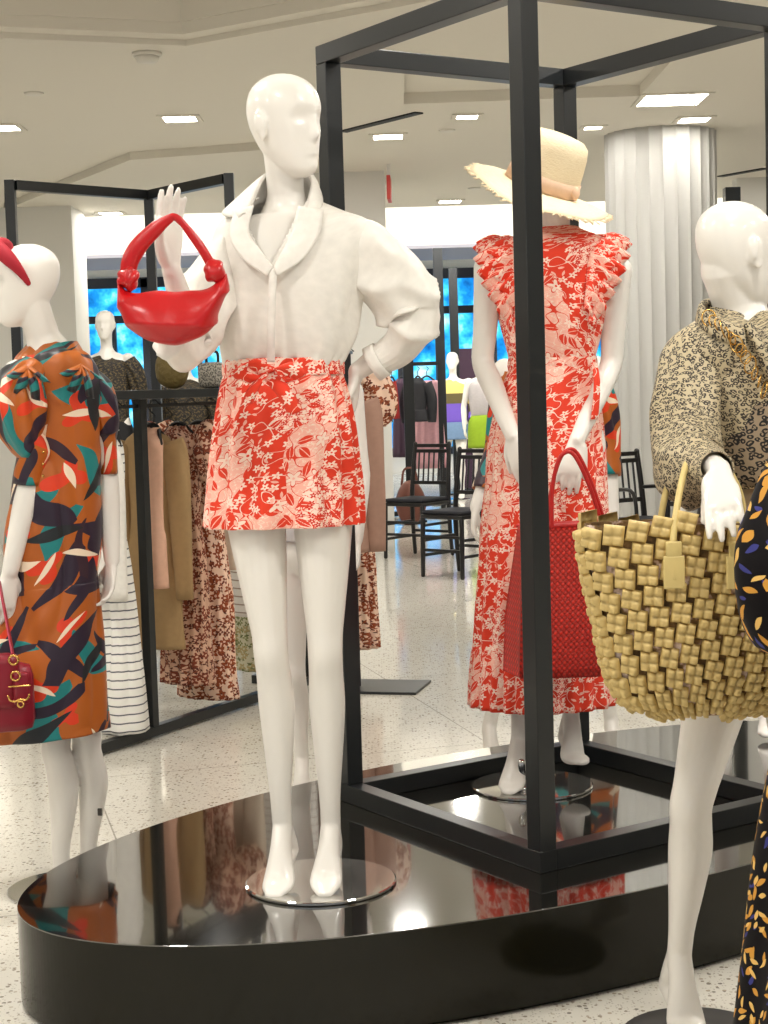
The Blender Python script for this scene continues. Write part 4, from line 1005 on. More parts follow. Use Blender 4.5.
mb = MB(); mb.ell(RB[4][:3]+A(0, 0, -.13), (RB[20][3]*.88, .05, .11), None, 40, 24); mb.build('stuffing', MAT['paper'], wb, disp=lambda P: .012*ridge(sg, P))
def bhandle(pts, nm='handle'):
    MB().tube(pts, [.0066], 12, 7).build(nm, MAT['strawhandle'], wb)
fd = -.097
bhandle([w3b(674, 578, fd-.004), w3b(673, 540, fd+.004), w3b(680, 490, fd+.06), w3b(689, 459, fd+.12), w3b(702, 451, fd+.15), w3b(720, 456, fd+.16), w3b(734, 485, fd+.13), w3b(738, 530, fd+.04), w3b(738, 578, fd-.004)])
bhandle([w3b(659, 530, .06), w3b(666, 492, .06), w3b(678, 462, .065), w3b(692, 448, .07), w3b(714, 452, .08), w3b(738, 488, .07), w3b(746, 530, .06)])
for cx in (674, 737):
    G = [(0, -.040, .012), (0, -.03, .0185), (0, .0, .0205), (0, .055, .0195)]
    c0 = w3b(cx, 566, fd-.006); mb = MB()
    mb.box(c0-A(0, 0, .012), (.040, .007, .062), None, .003); mb.box(c0+A(0, 0, .031), (.030, .0065, .03), None, .003)
    mb.build('handle_tab', MAT['strawhandle'], wb)
# ------------------------------------------------------------ mannequin at the picture edge in black leaf print
Y = 2.72
w4 = lambda px, py, d=0.0, Y=Y: W(px, py, Y+d)
fc = w4(908, 600); 
m4 = thing('mannequin', 'mannequin in black dress with yellow leaf print, only puffed sleeve and skirt edge in view', 'mannequin', (fc[0], fc[1], 0))
b = MB()
L4 = lambda p: tuple(rz(.5)@(np.asarray(p)-A(fc[0], fc[1], .012)))
standing(b, A(fc[0], fc[1], .012), -.5, 1.0, .06, arms={-1: (tuple(A(-1, 1, 1)*A(*L4(w4(818, 470, -.02)))), tuple(A(-1, 1, 1)*A(*L4(w4(796, 640, -.05)))), (.2, -.2, -1), (-.9, -.2, 0)), 1: ((.2, .03, 1.14), (.2, -.05, .9), (0, -.3, -1), (-.9, -.2, 0))}); b.build('body', WH, m4, remesh=.006, sm=3)
p1 = MB(); plate(p1, A(fc[0], fc[1], .0005), .17, .01); p1.build('base_plate', MAT['greyplate'], m4)
bd = lambda P: .006*ridge(n3, P)**2
c4 = A(fc[0], fc[1], 0); wg4 = lambda dz, a, b_: ('w', c4+A(0, 0, dz), a, b_)
d4 = garment('dress', MAT['blackfloral'], m4, [wg4(1.485, .066, .06), wg4(1.46, .105, .075), wg4(1.42, .165, .10), wg4(1.36, .185, .115), wg4(1.2, .172, .128), wg4(1.03, .145, .12), wg4(.86, .20, .165), wg4(.72, .235, .19), wg4(.58, .262, .205), wg4(.42, .285, .22), wg4(.25, .305, .235), wg4(.14, .315, .24)], 0, fold=pleats(12, .035, 1.0, 1, 12), n=200, disp=bd)
sleeve('sleeve', MAT['blackfloral'], d4, [w4(828, 346, .06), w4(820, 400, .03), w4(810, 455, -.02), w4(795, 510, -.05), w4(786, 565, -.06), w4(787, 618, -.07), w4(798, 650, -.07)], [(.055, .05), (.055, .052), (.06, .056), (.074, .070), (.080, .078), (.070, .066), (.035, .035)], fold=s3f, disp=bd)
RQ = lambda x, y, z: c4+rz(-.5)@A(x, y, z)
sleeve('sleeve', MAT['blackfloral'], d4, [RQ(.155, .01, 1.42), RQ(.185, .02, 1.32), RQ(.2, .03, 1.15), RQ(.205, .01, 1.04), RQ(.2, -.03, .93)], [(.055, .055), (.062, .06), (.07, .07), (.08, .075), (.035, .035)], fold=s3f, disp=bd)
# ------------------------------------------------------------ mannequin in the orange printed dress
Y = 4.52
w5 = lambda px, py, d=0.0, Y=Y: W(px, py, Y+d)
fc = w5(60, 700)
m5 = thing('mannequin', 'white mannequin in orange jungle print dress and crimson headband beyond the platform end', 'mannequin', (fc[0], fc[1], 0))
b = MB()
leg(b, w5(38, 630), w5(57, 745, -.02), w5(62, 872, .02), w5(66, 890, .05), w5(56, 905, -.05), w5(50, 912, -.10), .95, A(-.9, -.5, 0))
leg(b, w5(66, 630, .02), w5(88, 745, .04), w5(89, 862, .08), w5(93, 880, .11), w5(84, 897, .02), w5(78, 904, -.03), .95, A(-.9, -.5, 0))
std_trunk(b, w5(48, 600, .01), w5(50, 352, .02), .70, -.1)
neckp(b, w5(48, 352, .02), w5(33, 306, 0), 1.0)
head(b, w5(26, 285, .0), -1.35, .04, 0, .95, ears=False)
arm(b, w5(18, 376, -.05), w5(31, 478, -.06), w5(10, 572, -.10), 1.0); hand(b, w5(9, 574, -.10), w5(2, 616, -.12)-w5(9, 574, -.10), A(-.5, .8, 0), 1, .3, .95)
arm(b, w5(90, 386, .04), w5(106, 472, .06), w5(112, 560, .02), 1.0); hand(b, w5(112, 562, .02), w5(108, 596, .0)-w5(112, 562, .02), A(-.8, -.5, 0), 1, .3, .92)
b.build('body', WH, m5, remesh=.0046, sm=3)
q = w5(100, 812, -.005); MB().box(q, (.012, .006, .02), rz(-.3)).build('calf_slot', MAT['tagdark'], m5, smooth=False)
p1 = MB(); plate(p1, A(fc[0], fc[1], .0005), .17); p1.build('base_plate', MAT['steel'], m5, smooth=False)
n5, n6 = SN(41, 13, 14, (1.4, 1, .5)), SN(42, 30, 14, (1.3, 1, .6))
dd5 = lambda P: .010*ridge(n5, P)**3+.006*crease(n6, P, 3)+.004*n6(P)-.003
def d5f(t, th): return .03*np.cos(9*th+1)*max(0, t-.5)*2+.03*np.cos(11*th)*math.exp(-((t-.12)/.12)**2)
d5 = garment('dress', MAT['jungle'], m5, [(343, 28, 76, .8, .03), (349, 24, 80, .75, .02), (358, 16, 87, .66), (374, 8, 95, .62), (398, 7, 99, .62), (415, 10, 98, .64), (460, 14, 97, .7), (520, 8, 97, .76), (578, 2, 97, .8), (588, 0, 98, .8), (620, -8, 102, .8), (670, -17, 107, .78), (715, -24, 112, .78), (732, -26, 114, .78)], Y, fold=d5f, n=190, sub=8, disp=dd5, tilt=lambda t: .012*t)
def pf5(t, th): return .13*np.cos(7*th+5*t+.8*np.sin(3*th))*math.sin(PI*min(1, t*1.4))*(t < .75)
sleeve('sleeve', MAT['jungle'], d5, [w5(36, 366, -.05), w5(24, 378, -.08), w5(18, 402, -.09), w5(19, 424, -.09), w5(24, 440, -.08), w5(31, 448, -.07), w5(30, 484, -.065)], [(.042, .042), (.062, .060), (.074, .070), (.072, .066), (.056, .052), (.042, .042), (.040, .040)], fold=pf5, disp=dd5)
sleeve('sleeve', MAT['jungle'], d5, [w5(80, 374, .03), w5(90, 383, .02), w5(97, 402, .03), w5(100, 419, .04), w5(103, 432, .05), w5(104, 440, .05), w5(106, 474, .05)], [(.034, .034), (.046, .045), (.052, .050), (.052, .050), (.044, .042), (.034, .034), (.032, .032)], fold=pf5, disp=dd5)
for cxp, cyp, dz in ((26, 366, -.14), (80, 364, -.08)):
    for k, (dx, dy) in enumerate(((-13, 26), (6, 32), (16, 14), (-20, 10))):
        sheet('bow_loop', MAT['jungle'], d5, [w5(cxp, cyp, dz), w5(cxp+dx*.5, cyp+dy*.45, dz-.025), w5(cxp+dx, cyp+dy, dz-.005)], [w5(cxp+5, cyp+2, dz), w5(cxp+dx*.5+9, cyp+dy*.45+4, dz-.02), w5(cxp+dx+8, cyp+dy+3, dz-.005)], m=4, bulge=(0, -.014, 0), disp=lambda P: .003*n6(P))
for k in range(3):
    q = w5(43, 452+k*12, -.105); MB().ell(q, (.004, .003, .004), None, 10, 6).build('button', MAT['gold'], d5)
hbm = MB(); pts = [w5(-12, 244, -.02), w5(-2, 249, -.06), w5(10, 259, -.078), w5(21, 272, -.078), w5(29, 284, -.065)]
hbm.tube(pts, [(.012, .02), (.012, .022), (.011, .02), (.009, .014), (.006, .009)], 16, 6, fdir=(0, -1, 0)); hbm.tube([w5(-8, 248, -.03), w5(2, 244, -.04), w5(9, 248, -.03), w5(2, 254, -.06)], [.012, .016, .013, .008], 14, 5)
hbm.build('headband', MAT['headband'], m5, remesh=.004, disp=lambda P: .003*ridge(n6, P))
cb_ = thing('crossbody_bag', 'wine red leather bag with gold hardware carried by the mannequin in orange', 'bag', w5(4, 748, -.2))
dB = -.22
mb = MB(); mb.box(w5(-2, 698, dB), (.19, .085, .185), rz(.25), .035); mb.build('body', MAT['wine'], cb_)
mb = MB(); mb.box(w5(-9, 682, dB-.028), (.15, .06, .15), rz(.25), .028); mb.build('flap', MAT['wine'], cb_)
mb = MB(); mb.box(w5(21, 688, dB-.035), (.042, .03, .085), rz(.45), .008); mb.build('side_tab', MAT['wine'], cb_)
mb = MB(); mb.bar(w5(-1, 580, dB+.06), w5(13, 655, dB-.03), .028, .004, up=(1, 0, 0)); mb.build('strap', MAT['winestrap'], cb_, smooth=False)
for (cx, cy, r) in ((13.5, 660, .012), (15.5, 676, .012)):
    c = w5(cx, cy, dB-.055); MB().tube([c+A(r*math.cos(a), 0, r*math.sin(a)) for a in np.linspace(0, 2*PI, 17)], [.003], 8, 2, round_=False).build('ring', MAT['gold'], cb_)
mb = MB(); c = w5(19, 700, dB-.06); mb.tube([c+A(x, -.003, z) for x, z in ((-.028, .012), (-.022, .0), (-.01, -.003), (.004, .002), (.018, .0), (.026, .008), (.028, .014))], [.003], 8, 4); mb.tube([c+A(.0045+.008*math.cos(a), -.003, -.011+.008*math.sin(a)) for a in np.linspace(0, 2*PI, 13)], [.0026], 8, 2, round_=False); mb.tube([c+A(-.025, 0, .036), c+A(.03, 0, .038)], [.0022], 8, smooth=False); mb.build('clasp', MAT['gold'], cb_)
# ------------------------------------------------------------ mannequins half hidden behind the platform group
def bgm(px, Yb, yaw, label, arms=None, feet=None, hd=True, s=1.0, base=0.0, heel=.09, vox=.007, plate_=True, py=600):
    c = W(px, py, Yb); t = thing('mannequin', label, 'mannequin', (c[0], c[1], base))
    b = MB(); standing(b, A(c[0], c[1], base+.009), yaw, s, heel, 0, arms, feet, hd); b.build('body', WH, t, remesh=vox, sm=3)
    if plate_: p1 = MB(); plate(p1, A(c[0], c[1], base+.0005), .17); p1.build('base_plate', MAT['steel'], t, smooth=False)
    return t, A(c[0], c[1], base)
def wg(c, dz, a, b_): return ('w', c+A(0, 0, dz), a, b_)
t6, c6 = bgm(309, 5.35, .0, 'white mannequin hidden behind the white collar mannequin, its pale legs showing between hers', feet=(.045, .045), arms={q: ((.19, .02, 1.14), (.17, -.03, .92), (0, -.2, -1), (-.9, -.2, 0)) for q in (-1, 1)}, s=.96)
garment('tunic', MAT['greyknit'], t6, [wg(c6, 1.42, .07, .06), wg(c6, 1.38, .15, .08), wg(c6, 1.2, .15, .11), wg(c6, 1.0, .14, .10), wg(c6, .94, .165, .12), wg(c6, .90, .17, .12)], 0, fold=pleats(9, .05, 0, 1, 1), n=100)
t7, c7 = bgm(556, 5.8, .1, 'white mannequin in orange print dress half hidden behind the black frame', arms={-1: ((.185, .02, 1.17), (.29, -.05, .95), (.14, -.15, -1), (-.9, -.2, 0)), 1: ((.20, .02, 1.14), (.205, -.04, .90), (0, -.2, -1), (-.9, -.2, 0))}, feet=(.25, .20), s=1.0, vox=.006)
d7 = garment('dress', MAT['jungle'], t7, [wg(c7, 1.46, .07, .06), wg(c7, 1.42, .14, .08), wg(c7, 1.25, .15, .115), wg(c7, 1.05, .13, .10), wg(c7, .85, .175, .12), wg(c7, .6, .20, .15), wg(c7, .50, .21, .16)], 0, fold=pleats(11, .04, 0, 1, 4), n=120)
for q in (-1, 1):
    R7 = rz(.1); S_ = lambda x, y, z: c7+R7@A(q*x, y, z)
    sleeve('sleeve', MAT['jungle'], d7, [S_(.15, .01, 1.43), S_(.168, .01, 1.3), S_(.187, .015, 1.17), S_(.220, -.005, 1.10), S_(.258, -.03, 1.015)] if q < 0 else [S_(.15, .01, 1.43), S_(.18, .01, 1.3), S_(.198, .015, 1.17), S_(.20, -.01, 1.05)], [.05, .052, .048, .043, .042] if q < 0 else [.05, .055, .05, .042], fold=pf5)
c8 = FZ(748, 748, PT)
t8, c8 = bgm(752, 5.22, -.3, 'mannequin hidden behind the leopard blouse, one white foot showing on the platform', hd=False, base=PT, s=.9, heel=.06, feet=(.10, .06), vox=.008, py=720, plate_=False)
garment('dress', MAT['black'], t8, [wg(c8, 1.32, .06, .05), wg(c8, 1.27, .13, .07), wg(c8, 1.1, .13, .10), wg(c8, .95, .12, .09), wg(c8, .7, .17, .12), wg(c8, .5, .18, .13)], 0, n=90)
# ------------------------------------------------------------ clothes rack
def project(P):
    d = np.asarray(P, float)-A(0, 0, HC); z = d@_fw; return 384+FL*(d@CR)/z, 512-FL*(d@CU)/z
RA = FZ(153, 738); RD = nrm(FZ(255, 704)-RA); RU = nrm(np.cross(RD, A(0, 0, 1)))   # RU: shoulder direction, towards the camera side
RZ = 1.345
rk = thing('clothes_rack', 'black metal clothes rack with a top shelf full of hanging garments', 'clothes rack', RA)
p0, p9 = RA-RD*.36, RA+RD*1.22
for e, nm in ((RA, 'post'), (p9-RD*.02, 'post')):
    MB().bar(e+A(0, 0, .05), e+A(0, 0, RZ+.026), .04, bev=.002, up=RD).build(nm, MAT['blackmetal'], rk, smooth=False)
MB().bar(p0+A(0, 0, .03), p9+A(0, 0, .03), .04, bev=.002).build('base_bar', MAT['blackmetal'], rk, smooth=False)
for e in (RA, p9-RD*.02):
    MB().bar(e-RU*.02+A(0, 0, .02), e-RU*.30+A(0, 0, .02), .04, bev=.002).build('foot_bar', MAT['blackmetal'], rk, smooth=False)
MB().bar(p0+A(0, 0, RZ), p9+A(0, 0, RZ), .014).build('hanging_rail', MAT['blackmetal'], rk, smooth=False)
RR = np.stack([RU, RD, A(0, 0, 1)], 1)
MB().box((p0+p9)/2+A(0, 0, RZ+.045), (.30, 1.58, .035), RR, .003).build('shelf', MAT['blackmetal'], rk, smooth=False)
def rail_at(px):
    lo, hi = -1.0, 3.0
    for _ in range(40):
        m = (lo+hi)/2
        if project(RA+RD*m+A(0, 0, .8))[0] < px: lo = m
        else: hi = m
    return lo
def hang(px, label, name, cat, mat, hw, zb, kind='dress', zt=1.22, flare=1.2, n_pl=9, amp=.08, tiers=(), dt=0.0, depth=.05, slen=.5, shift=0.0, seed=0, group='garments on the black rack'):
    c = RA+RD*(rail_at(px)+dt)+RU*shift; t = thing(name, label, cat, (c[0], c[1], zb), group)
    shw = min(hw, .19); R = []
    zs = [(zt+.035, .045, .03), (zt+.015, shw*.55, .035), (zt-.02, shw*.92, .045), (zt-.08, shw, depth), (zt-.2, hw*.92, depth*1.05), (zt-.36, hw*.85, depth), ((zt+zb)/2-.1, hw*(1+flare)/2, depth*1.2), (zb+.12, hw*flare*.97, depth*1.5), (zb, hw*flare, depth*1.6)]
    zs = [q for i, q in enumerate(zs) if i == 0 or q[0] < zs[i-1][0]-1e-4]
    Rr = crm(np.array(zs), 6); n = 110; G = []; UV = []; pf_ = pleats(n_pl, amp, seed, .8, seed+3); th = np.arange(n)*2*PI/n
    for i, (z, a, b_) in enumerate(Rr):
        f = (zt-z)/(zt-zb); k = pf_(max(0, f), th)
        for tz in tiers:
            if z < tz: k = k+.05*np.cos(15*th+tz*30)*min(1, (tz-z)/.05)+.06
        q = c+np.outer(a*np.cos(th)*(1+k*.5), RU)+np.outer(b_*np.sin(th)*(1+k*2.2), RD); q[:, 2] = z; G.append(q); UV.append([(float(j*2*PI/n*(hw*.8)), float(z)) for j in range(n+1)])
    mb = MB(); mb.grid(G, UV, True); mb.build('garment_body', mat, t, thick=.003, disp=lambda P: .004*ng(P))
    if kind in ('coat', 'top', 'dress_sl'):
        for q in (-1, 1):
            s0 = c+RU*q*shw*.93
            sleeve('sleeve', mat, t, [s0+A(0, 0, zt-.03), s0+RU*q*.025+A(0, 0, zt-.12), s0+RU*q*.035+A(0, 0, zt-.3*slen/.5), s0+RU*q*.03+RD*.01+A(0, 0, zt-slen)], [(.06, .03), (.055, .034), (.048, .032), (.042, .03)], sub=6, seg=36, fold=lambda t_, th_: .06*np.cos(4*th_+6*t_), fdir=RU)
    if kind == 'puff':
        for q in (-1, 1):
            s0 = c+RU*q*shw*.9; sleeve('sleeve', mat, t, [s0+A(0, 0, zt+.01), s0+RU*q*.05+A(0, 0, zt-.02), s0+RU*q*.07+A(0, 0, zt-.12), s0+RU*q*.05+A(0, 0, zt-.2)], [(.04, .03), (.075, .042), (.08, .045), (.045, .03)], sub=6, seg=40, fold=lambda t_, th_: .12*np.cos(7*th_+3*t_), fdir=RU)
    h = MB(); h.tube([c-RU*shw*.9+A(0, 0, zt-.03), c-RU*.03+A(0, 0, zt+.04), c+RU*.03+A(0, 0, zt+.04), c+RU*shw*.9+A(0, 0, zt-.03)], [.008], 8, 4)
    c0 = c-RU*shift; h.tube([c+A(0, 0, zt+.04), c0*.5+c*.5+A(0, 0, zt+.055), c0+A(0, 0, RZ-.042), c0-RU*.022+A(0, 0, RZ-.022), c0-RU*.03+A(0, 0, RZ+.002), c0+A(0, 0, RZ+.022), c0+RU*.03+A(0, 0, RZ+.002)], [.0025], 6, 5, round_=False)
    h.ell(c+A(0, 0, zt+.04), (.006, .006, .01), None, 8, 6)
    h.build('hanger', MAT['hangerblack'], t); return t
hang(112, 'white long-sleeved blouse hanging at the near end of the rack beside the orange dress', 'blouse', 'blouse', MAT['shirt'], .055, .66, 'top', flare=1.05, seed=1, slen=.62, shift=-.01, depth=.026, dt=-.075)
hang(122, 'long white dress with fine black stripes hanging behind the orange printed dress', 'maxi_dress', 'dress', MAT['stripe'], .055, .06, 'dress', flare=1.9, n_pl=8, amp=.09, tiers=(.3, .62), seed=2, shift=-.04)
hang(162, 'narrow blush pink knit hanging just behind the front rack post', 'knit_top', 'top', MAT['blush'], .05, .60, 'dress', flare=1.0, n_pl=5, amp=.03, seed=4, slen=.64, shift=-.02, depth=.024, dt=-.015)
hang(173, 'long khaki coat hanging behind the blush knit and front rack post', 'coat', 'coat', MAT['khaki'], .125, .33, 'coat', flare=1.15, n_pl=4, amp=.03, seed=3, slen=.68, shift=-.13, depth=.03, dt=.03)
hang(184, 'short rust floral dress hanging between khaki coat and longer rust dress', 'floral_dress', 'dress', MAT['brown2'], .115, .16, 'puff', flare=1.15, n_pl=11, amp=.08, tiers=(.3,), seed=5, depth=.03, shift=-.07, dt=.085)
hang(198, 'long tiered rust floral dress hanging next to the red shorts', 'floral_dress', 'dress', MAT['brown1'], .125, .075, 'puff', flare=1.15, n_pl=12, amp=.09, tiers=(.28, .62), seed=6, depth=.035, shift=-.07, dt=.13)
hang(214, 'cream knit cardigan hanging half behind the red floral shorts', 'cardigan', 'cardigan', MAT['cream'], .10, .62, 'top', flare=1.0, n_pl=5, amp=.04, seed=7, slen=.6, depth=.03, dt=.13, shift=-.06)
hang(262, 'white striped knit top hanging behind the bare mannequin legs', 'striped_top', 'top', MAT['tee'], .165, .38, 'top', zt=1.2, flare=1.05, n_pl=4, amp=.02, seed=9, slen=.5, depth=.035)
hang(276, 'sage green floral dress hanging behind the white mannequin leg', 'floral_dress', 'dress', MAT['palefloral'], .16, .11, 'dress', flare=1.25, n_pl=8, amp=.08, seed=8, shift=-.08, depth=.04)
sB = W(352, 500, 7.45)*A(1, 1, 0); RZ_keep = RZ
t = thing('garment_stand', 'slim black garment stand with a hooked arm beside the black cage post', 'garment stand', sB)
MB().bar(sB+A(0, 0, .02), sB+A(0, 0, 1.55), .03, bev=.002).build('post', MAT['blackmetal'], t, smooth=False); MB().box(FZ(386, 688)+A(0, 0, .006), (.36, .32, .012), rz(-.25), .003).build('base_plate', MAT['blackmetal'], t, smooth=False)
dS = nrm(A(.1, 1, 0)); MB().bar(sB+A(-.02, 0, 1.56)-dS*.34, sB+A(-.02, 0, 1.56)+dS*.32, .014).build('hook_arm', MAT['blackmetal'], t, smooth=False)
RZ = 1.56; RA_keep = RA; RD_keep, RU_keep = RD, RU
RD = nrm(A(.1, 1, 0)); RU = nrm(np.cross(RD, A(0, 0, 1)))
RA = sB-RD*.16+A(-.02, 0, 0); 
def rail_at(px): return px
hang(0, 'taupe cardigan hanging beside the black cage post', 'cardigan', 'cardigan', MAT['taupe'], .10, .66, 'top', zt=1.36, flare=1.0, n_pl=5, amp=.04, seed=10, slen=.70, group='garments on the hooked stand', shift=.015)
hang(.34, 'rust floral dress with puffed sleeve on the hooked stand beside the pillar', 'floral_dress', 'dress', MAT['brown1'], .11, .17, 'puff', zt=1.42, flare=1.2, n_pl=10, amp=.10, tiers=(.62,), seed=11, group='garments on the hooked stand', shift=-.03)
RZ, RA, RD, RU = RZ_keep, RA_keep, RD_keep, RU_keep
def rail_at(px):
    lo, hi = -1.0, 3.0
    for _ in range(40):
        m = (lo+hi)/2
        if project(RA+RD*m+A(0, 0, 1.35))[0] < px: lo = m
        else: hi = m
    return lo
# bags on the shelf
def on_shelf(px, off=0.0): p = RA+RD*rail_at(px)+RU*off; return A(p[0], p[1], RZ+.0635)
c = on_shelf(206, .04); t = thing('handbag', 'small grey snakeskin handbag on the rack shelf beside the red shorts waist', 'handbag', c)
mb = MB(); mb.box(c+A(0, 0, .055), (.125, .07, .11), RR, .03); mb.build('body', MAT['snake'], t); MB().tube([c+RU*.03+A(0, 0, .10), c+RU*.025+A(0, 0, .15), c-RU*.025+A(0, 0, .15), c-RU*.03+A(0, 0, .10)], [.006], 8, 5).build('handle', MAT['black'], t)
c = on_shelf(163, .05); t = thing('handbag', 'rounded olive woven handbag on the rack shelf beneath the red handbag', 'handbag', c)
mb = MB(); mb.ell(c+A(0, 0, .085), (.075, .05, .085), RR, 24, 16); mb.build('body', MAT['olive'], t, disp=lambda P: .004*nh(P)); MB().tube([c+RU*.05+A(0, 0, .13), c+A(0, 0, .2), c-RU*.05+A(0, 0, .13)], [.006], 8, 6).build('handle', MAT['olive'], t)
# tall thin frame behind the rack
fr = thing('display_stand', 'tall slim black metal frame behind the clothes rack and raised hand', 'display stand', W(150, 500, 9.0)*A(1, 1, 0))
f1, f2, f3 = [W(px, 400, yy)*A(1, 1, 0) for px, yy in ((20, 8.4), (157, 9.0), (237, 8.4))]; FHt = 2.50
for q in (f1, f2, f3): MB().bar(q, q+A(0, 0, FHt), .05, bev=.002).build('post', MAT['blackmetal'], fr, smooth=False)
for a_, b_ in ((f1, f2), (f2, f3)):
    for z in (FHt-.025, .025): 
        d_ = nrm(b_-a_); MB().bar(a_+d_*.026+A(0, 0, z), b_-d_*.026+A(0, 0, z), .05, bev=.002).build('beam' if z > 1 else 'base_beam', MAT['blackmetal'], fr, smooth=False)
for px, yb, lb in ((106, 12.6, 'white mannequin in black and gold lace top standing on a plinth beyond the slim frame'), (184, 12.9, 'mannequin in black lace top behind the rack, its head hidden by the white sleeve')):
    bz = .24 if px == 106 else .03; t, c = bgm(px, yb, -.1, lb, vox=.01, base=bz, py=340)
    q_ = thing('plinth', 'white square plinth under the mannequin in black lace beyond the slim frame' if px == 106 else 'low white plinth under the lace mannequin whose head is hidden', 'plinth', c*A(1, 1, 0)); MB().box(c*A(1, 1, 0)+A(0, 0, bz/2), (.48, .48, bz), None, .006).build('block', MAT['wall'], q_, smooth=False)
    garment('lace_top', MAT['lace'], t, [wg(c, 1.47, .06, .055), wg(c, 1.44, .13, .07), wg(c, 1.38, .19, .10), wg(c, 1.2, .175, .12), wg(c, 1.0, .15, .11), wg(c, .84, .18, .13)], 0, n=90, disp=lambda P: .006*ng(P))
    d_ = [t]
    for q in (-1, 1): sleeve('sleeve', MAT['lace'], t, [c+A(q*.15, 0, 1.42), c+A(q*.21, .01, 1.3), c+A(q*.235, .02, 1.12), c+A(q*.24, -.03, .98)], [.07, .075, .06, .045], fold=pf5)
    garment('skirt', MAT['black'], t, [wg(c, 1.02, .13, .10), wg(c, .85, .19, .13), wg(c, .5, .21, .15)], 0, n=70)
# dark floor plate
if False: p = FZ(392, 688); tag(drop_origin(MB().box(p+A(0, 0, .006), (.27, .34, .012), rz(-.55), .002).build('floor_plate', MAT['greyplate'], smooth=False), p), 'flat dark grey plate lying on the terrazzo below the hanging rust dress', 'floor plate')
# ------------------------------------------------------------ chairs
def chair(px, Yc, yaw, label, arms=False, group='black bamboo-style chairs', py=500):
    c = W(px, py, Yc)*A(1, 1, 0); R = rz(yaw); t = thing('side_chair' if not arms else 'armchair', label, 'chair', c, group)
    P = lambda x, y, z: c+R@A(x, y, z); L = MAT['lacquer']
    MB().box(P(0, 0, .445), (.40, .40, .03), R, .008).build('seat', L, t); MB().box(P(0, 0, .475), (.38, .38, .03), R, .014).build('seat_cushion', MAT['seatpad'], t)
    for q in (-1, 1):
        MB().tube([P(q*.185, -.185, .43), P(q*.188, -.19, .2), P(q*.19, -.195, .012)], [.019, .018, .016], 10, 4).build('leg', L, t)
        MB().tube([P(q*.17, .235, .92), P(q*.178, .205, .7), P(q*.185, .185, .45), P(q*.187, .195, .2), P(q*.19, .215, .012)], [.018, .019, .020, .018, .016], 10, 4).build('leg', L, t)
        for z in (.16, .28): MB().bar(P(q*.188, -.19, z), P(q*.188, .195, z), .021).build('stretcher', L, t, smooth=False)
        if arms: MB().tube([P(q*.175, .21, .68), P(q*.21, .0, .69), P(q*.20, -.16, .67), P(q*.19, -.185, .44)], [.013], 10, 5).build('armrest', L, t)
    for y_, z in ((-.19, .2), (.195, .2), (-.19, .3)): MB().bar(P(-.188, y_, z), P(.188, y_, z), .021).build('stretcher', L, t, smooth=False)
    for z, yy in ((.905, .232), (.86, .226), (.60, .197)): MB().bar(P(-.175, yy, z), P(.175, yy, z), .028).build('back_rail', L, t, smooth=False)
    for k in range(6):
        x = -.125+k*.05; MB().bar(P(x, .197, .61), P(x, .225, .85), .014).build('spindle', L, t, smooth=False)
    return t
chair(417, 13.3, -.65, 'black spindle-back chair with a brown bag, beside the white pillar')
chair(458, 11.9, -.75, 'black spindle-back chair just behind the orange sleeve by the hatted mannequin')
chair(641, 10.6, .55, 'black spindle-back armchair before the fluted column', arms=True)
chair(689, 10.1, -.4, 'black chair mostly hidden behind leopard sleeve and butter-yellow tote')
c = W(410, 500, 16.5)*A(1, 1, 0); t = thing('shoulder_bag', 'soft brown leather bag standing on the floor behind the spindle-back chair', 'bag', c)
mb = MB(); mb.ell(c+A(0, 0, .225), (.15, .10, .225), None, 28, 18); mb.build('body', MAT['tanbag'], t, disp=lambda P: .015*ng(P)); MB().tube([c+A(-.08, 0, .41), c+A(-.05, 0, .56), c+A(.05, 0, .56), c+A(.08, 0, .41)], [.012], 8, 5).build('handle', MAT['tanbag'], t)
# dark post and wall stand at the side
q = W(733, 300, 14.2)*A(1, 1, 0); t = thing('display_post', 'black square display post rising behind the head of the leopard blouse mannequin', 'display post', q)
MB().bar(q+A(0, 0, .03), q+A(0, 0, 3.02), .13, bev=.004).build('post', MAT['blackmetal'], t, smooth=False); MB().box(q+A(0, 0, .015), (.4, .4, .03), None, .004).build('base_plate', MAT['blackmetal'], t, smooth=False)
# ------------------------------------------------------------ far fashion area
def simple_hang(px, Yb, zt, zb, hw, mat, name, label, cat, yaw=0.0, dep=.08, npl=8, am=.06, seed=0, sl=True, group=None):
    c = W(px, 420, Yb)*A(1, 1, 0); t = thing(name, label, cat, c+A(0, 0, zb), group)
    rows = [wg(c, zt+.03, .05, .04), wg(c, zt, hw*.7, .06), wg(c, zt-.06, hw, dep), wg(c, zt-.3, hw*.9, dep), wg(c, (zt+zb)/2-.1, hw*1.02, dep*1.1), wg(c, zb, hw*1.12, dep*1.3)]
    if not sl: rows = [wg(c, zt, hw*.7, dep*.7), wg(c, zt-.08, hw*.85, dep*.9), wg(c, (zt+zb)/2, hw, dep*1.1), wg(c, zb, hw*1.15, dep*1.3)]
    garment('garment_body', mat, t, rows, 0, fold=pleats(npl, am, seed, .8, seed), n=80, sub=5)
    if sl:
        for q in (-1, 1): sleeve('sleeve', mat, t, [c+A(q*hw*.9, 0, zt-.03), c+A(q*(hw+.05), 0, zt-.2), c+A(q*(hw+.05), 0, zt-.45)], [.07, .06, .045], sub=5, seg=24)
    h = MB(); h.tube([c+A(-hw*.5, 0, zt), c+A(0, 0, zt+.05), c+A(hw*.5, 0, zt)], [.01], 8, 4); h.tube([c+A(0, 0, zt+.05), c+A(0, 0, zt+.10), c+A(.02, 0, zt+.13), c+A(0, 0, zt+.15)], [.005], 6, 4); h.build('hanger', MAT['hangerblack'], t)
    return t
YF = 17.6
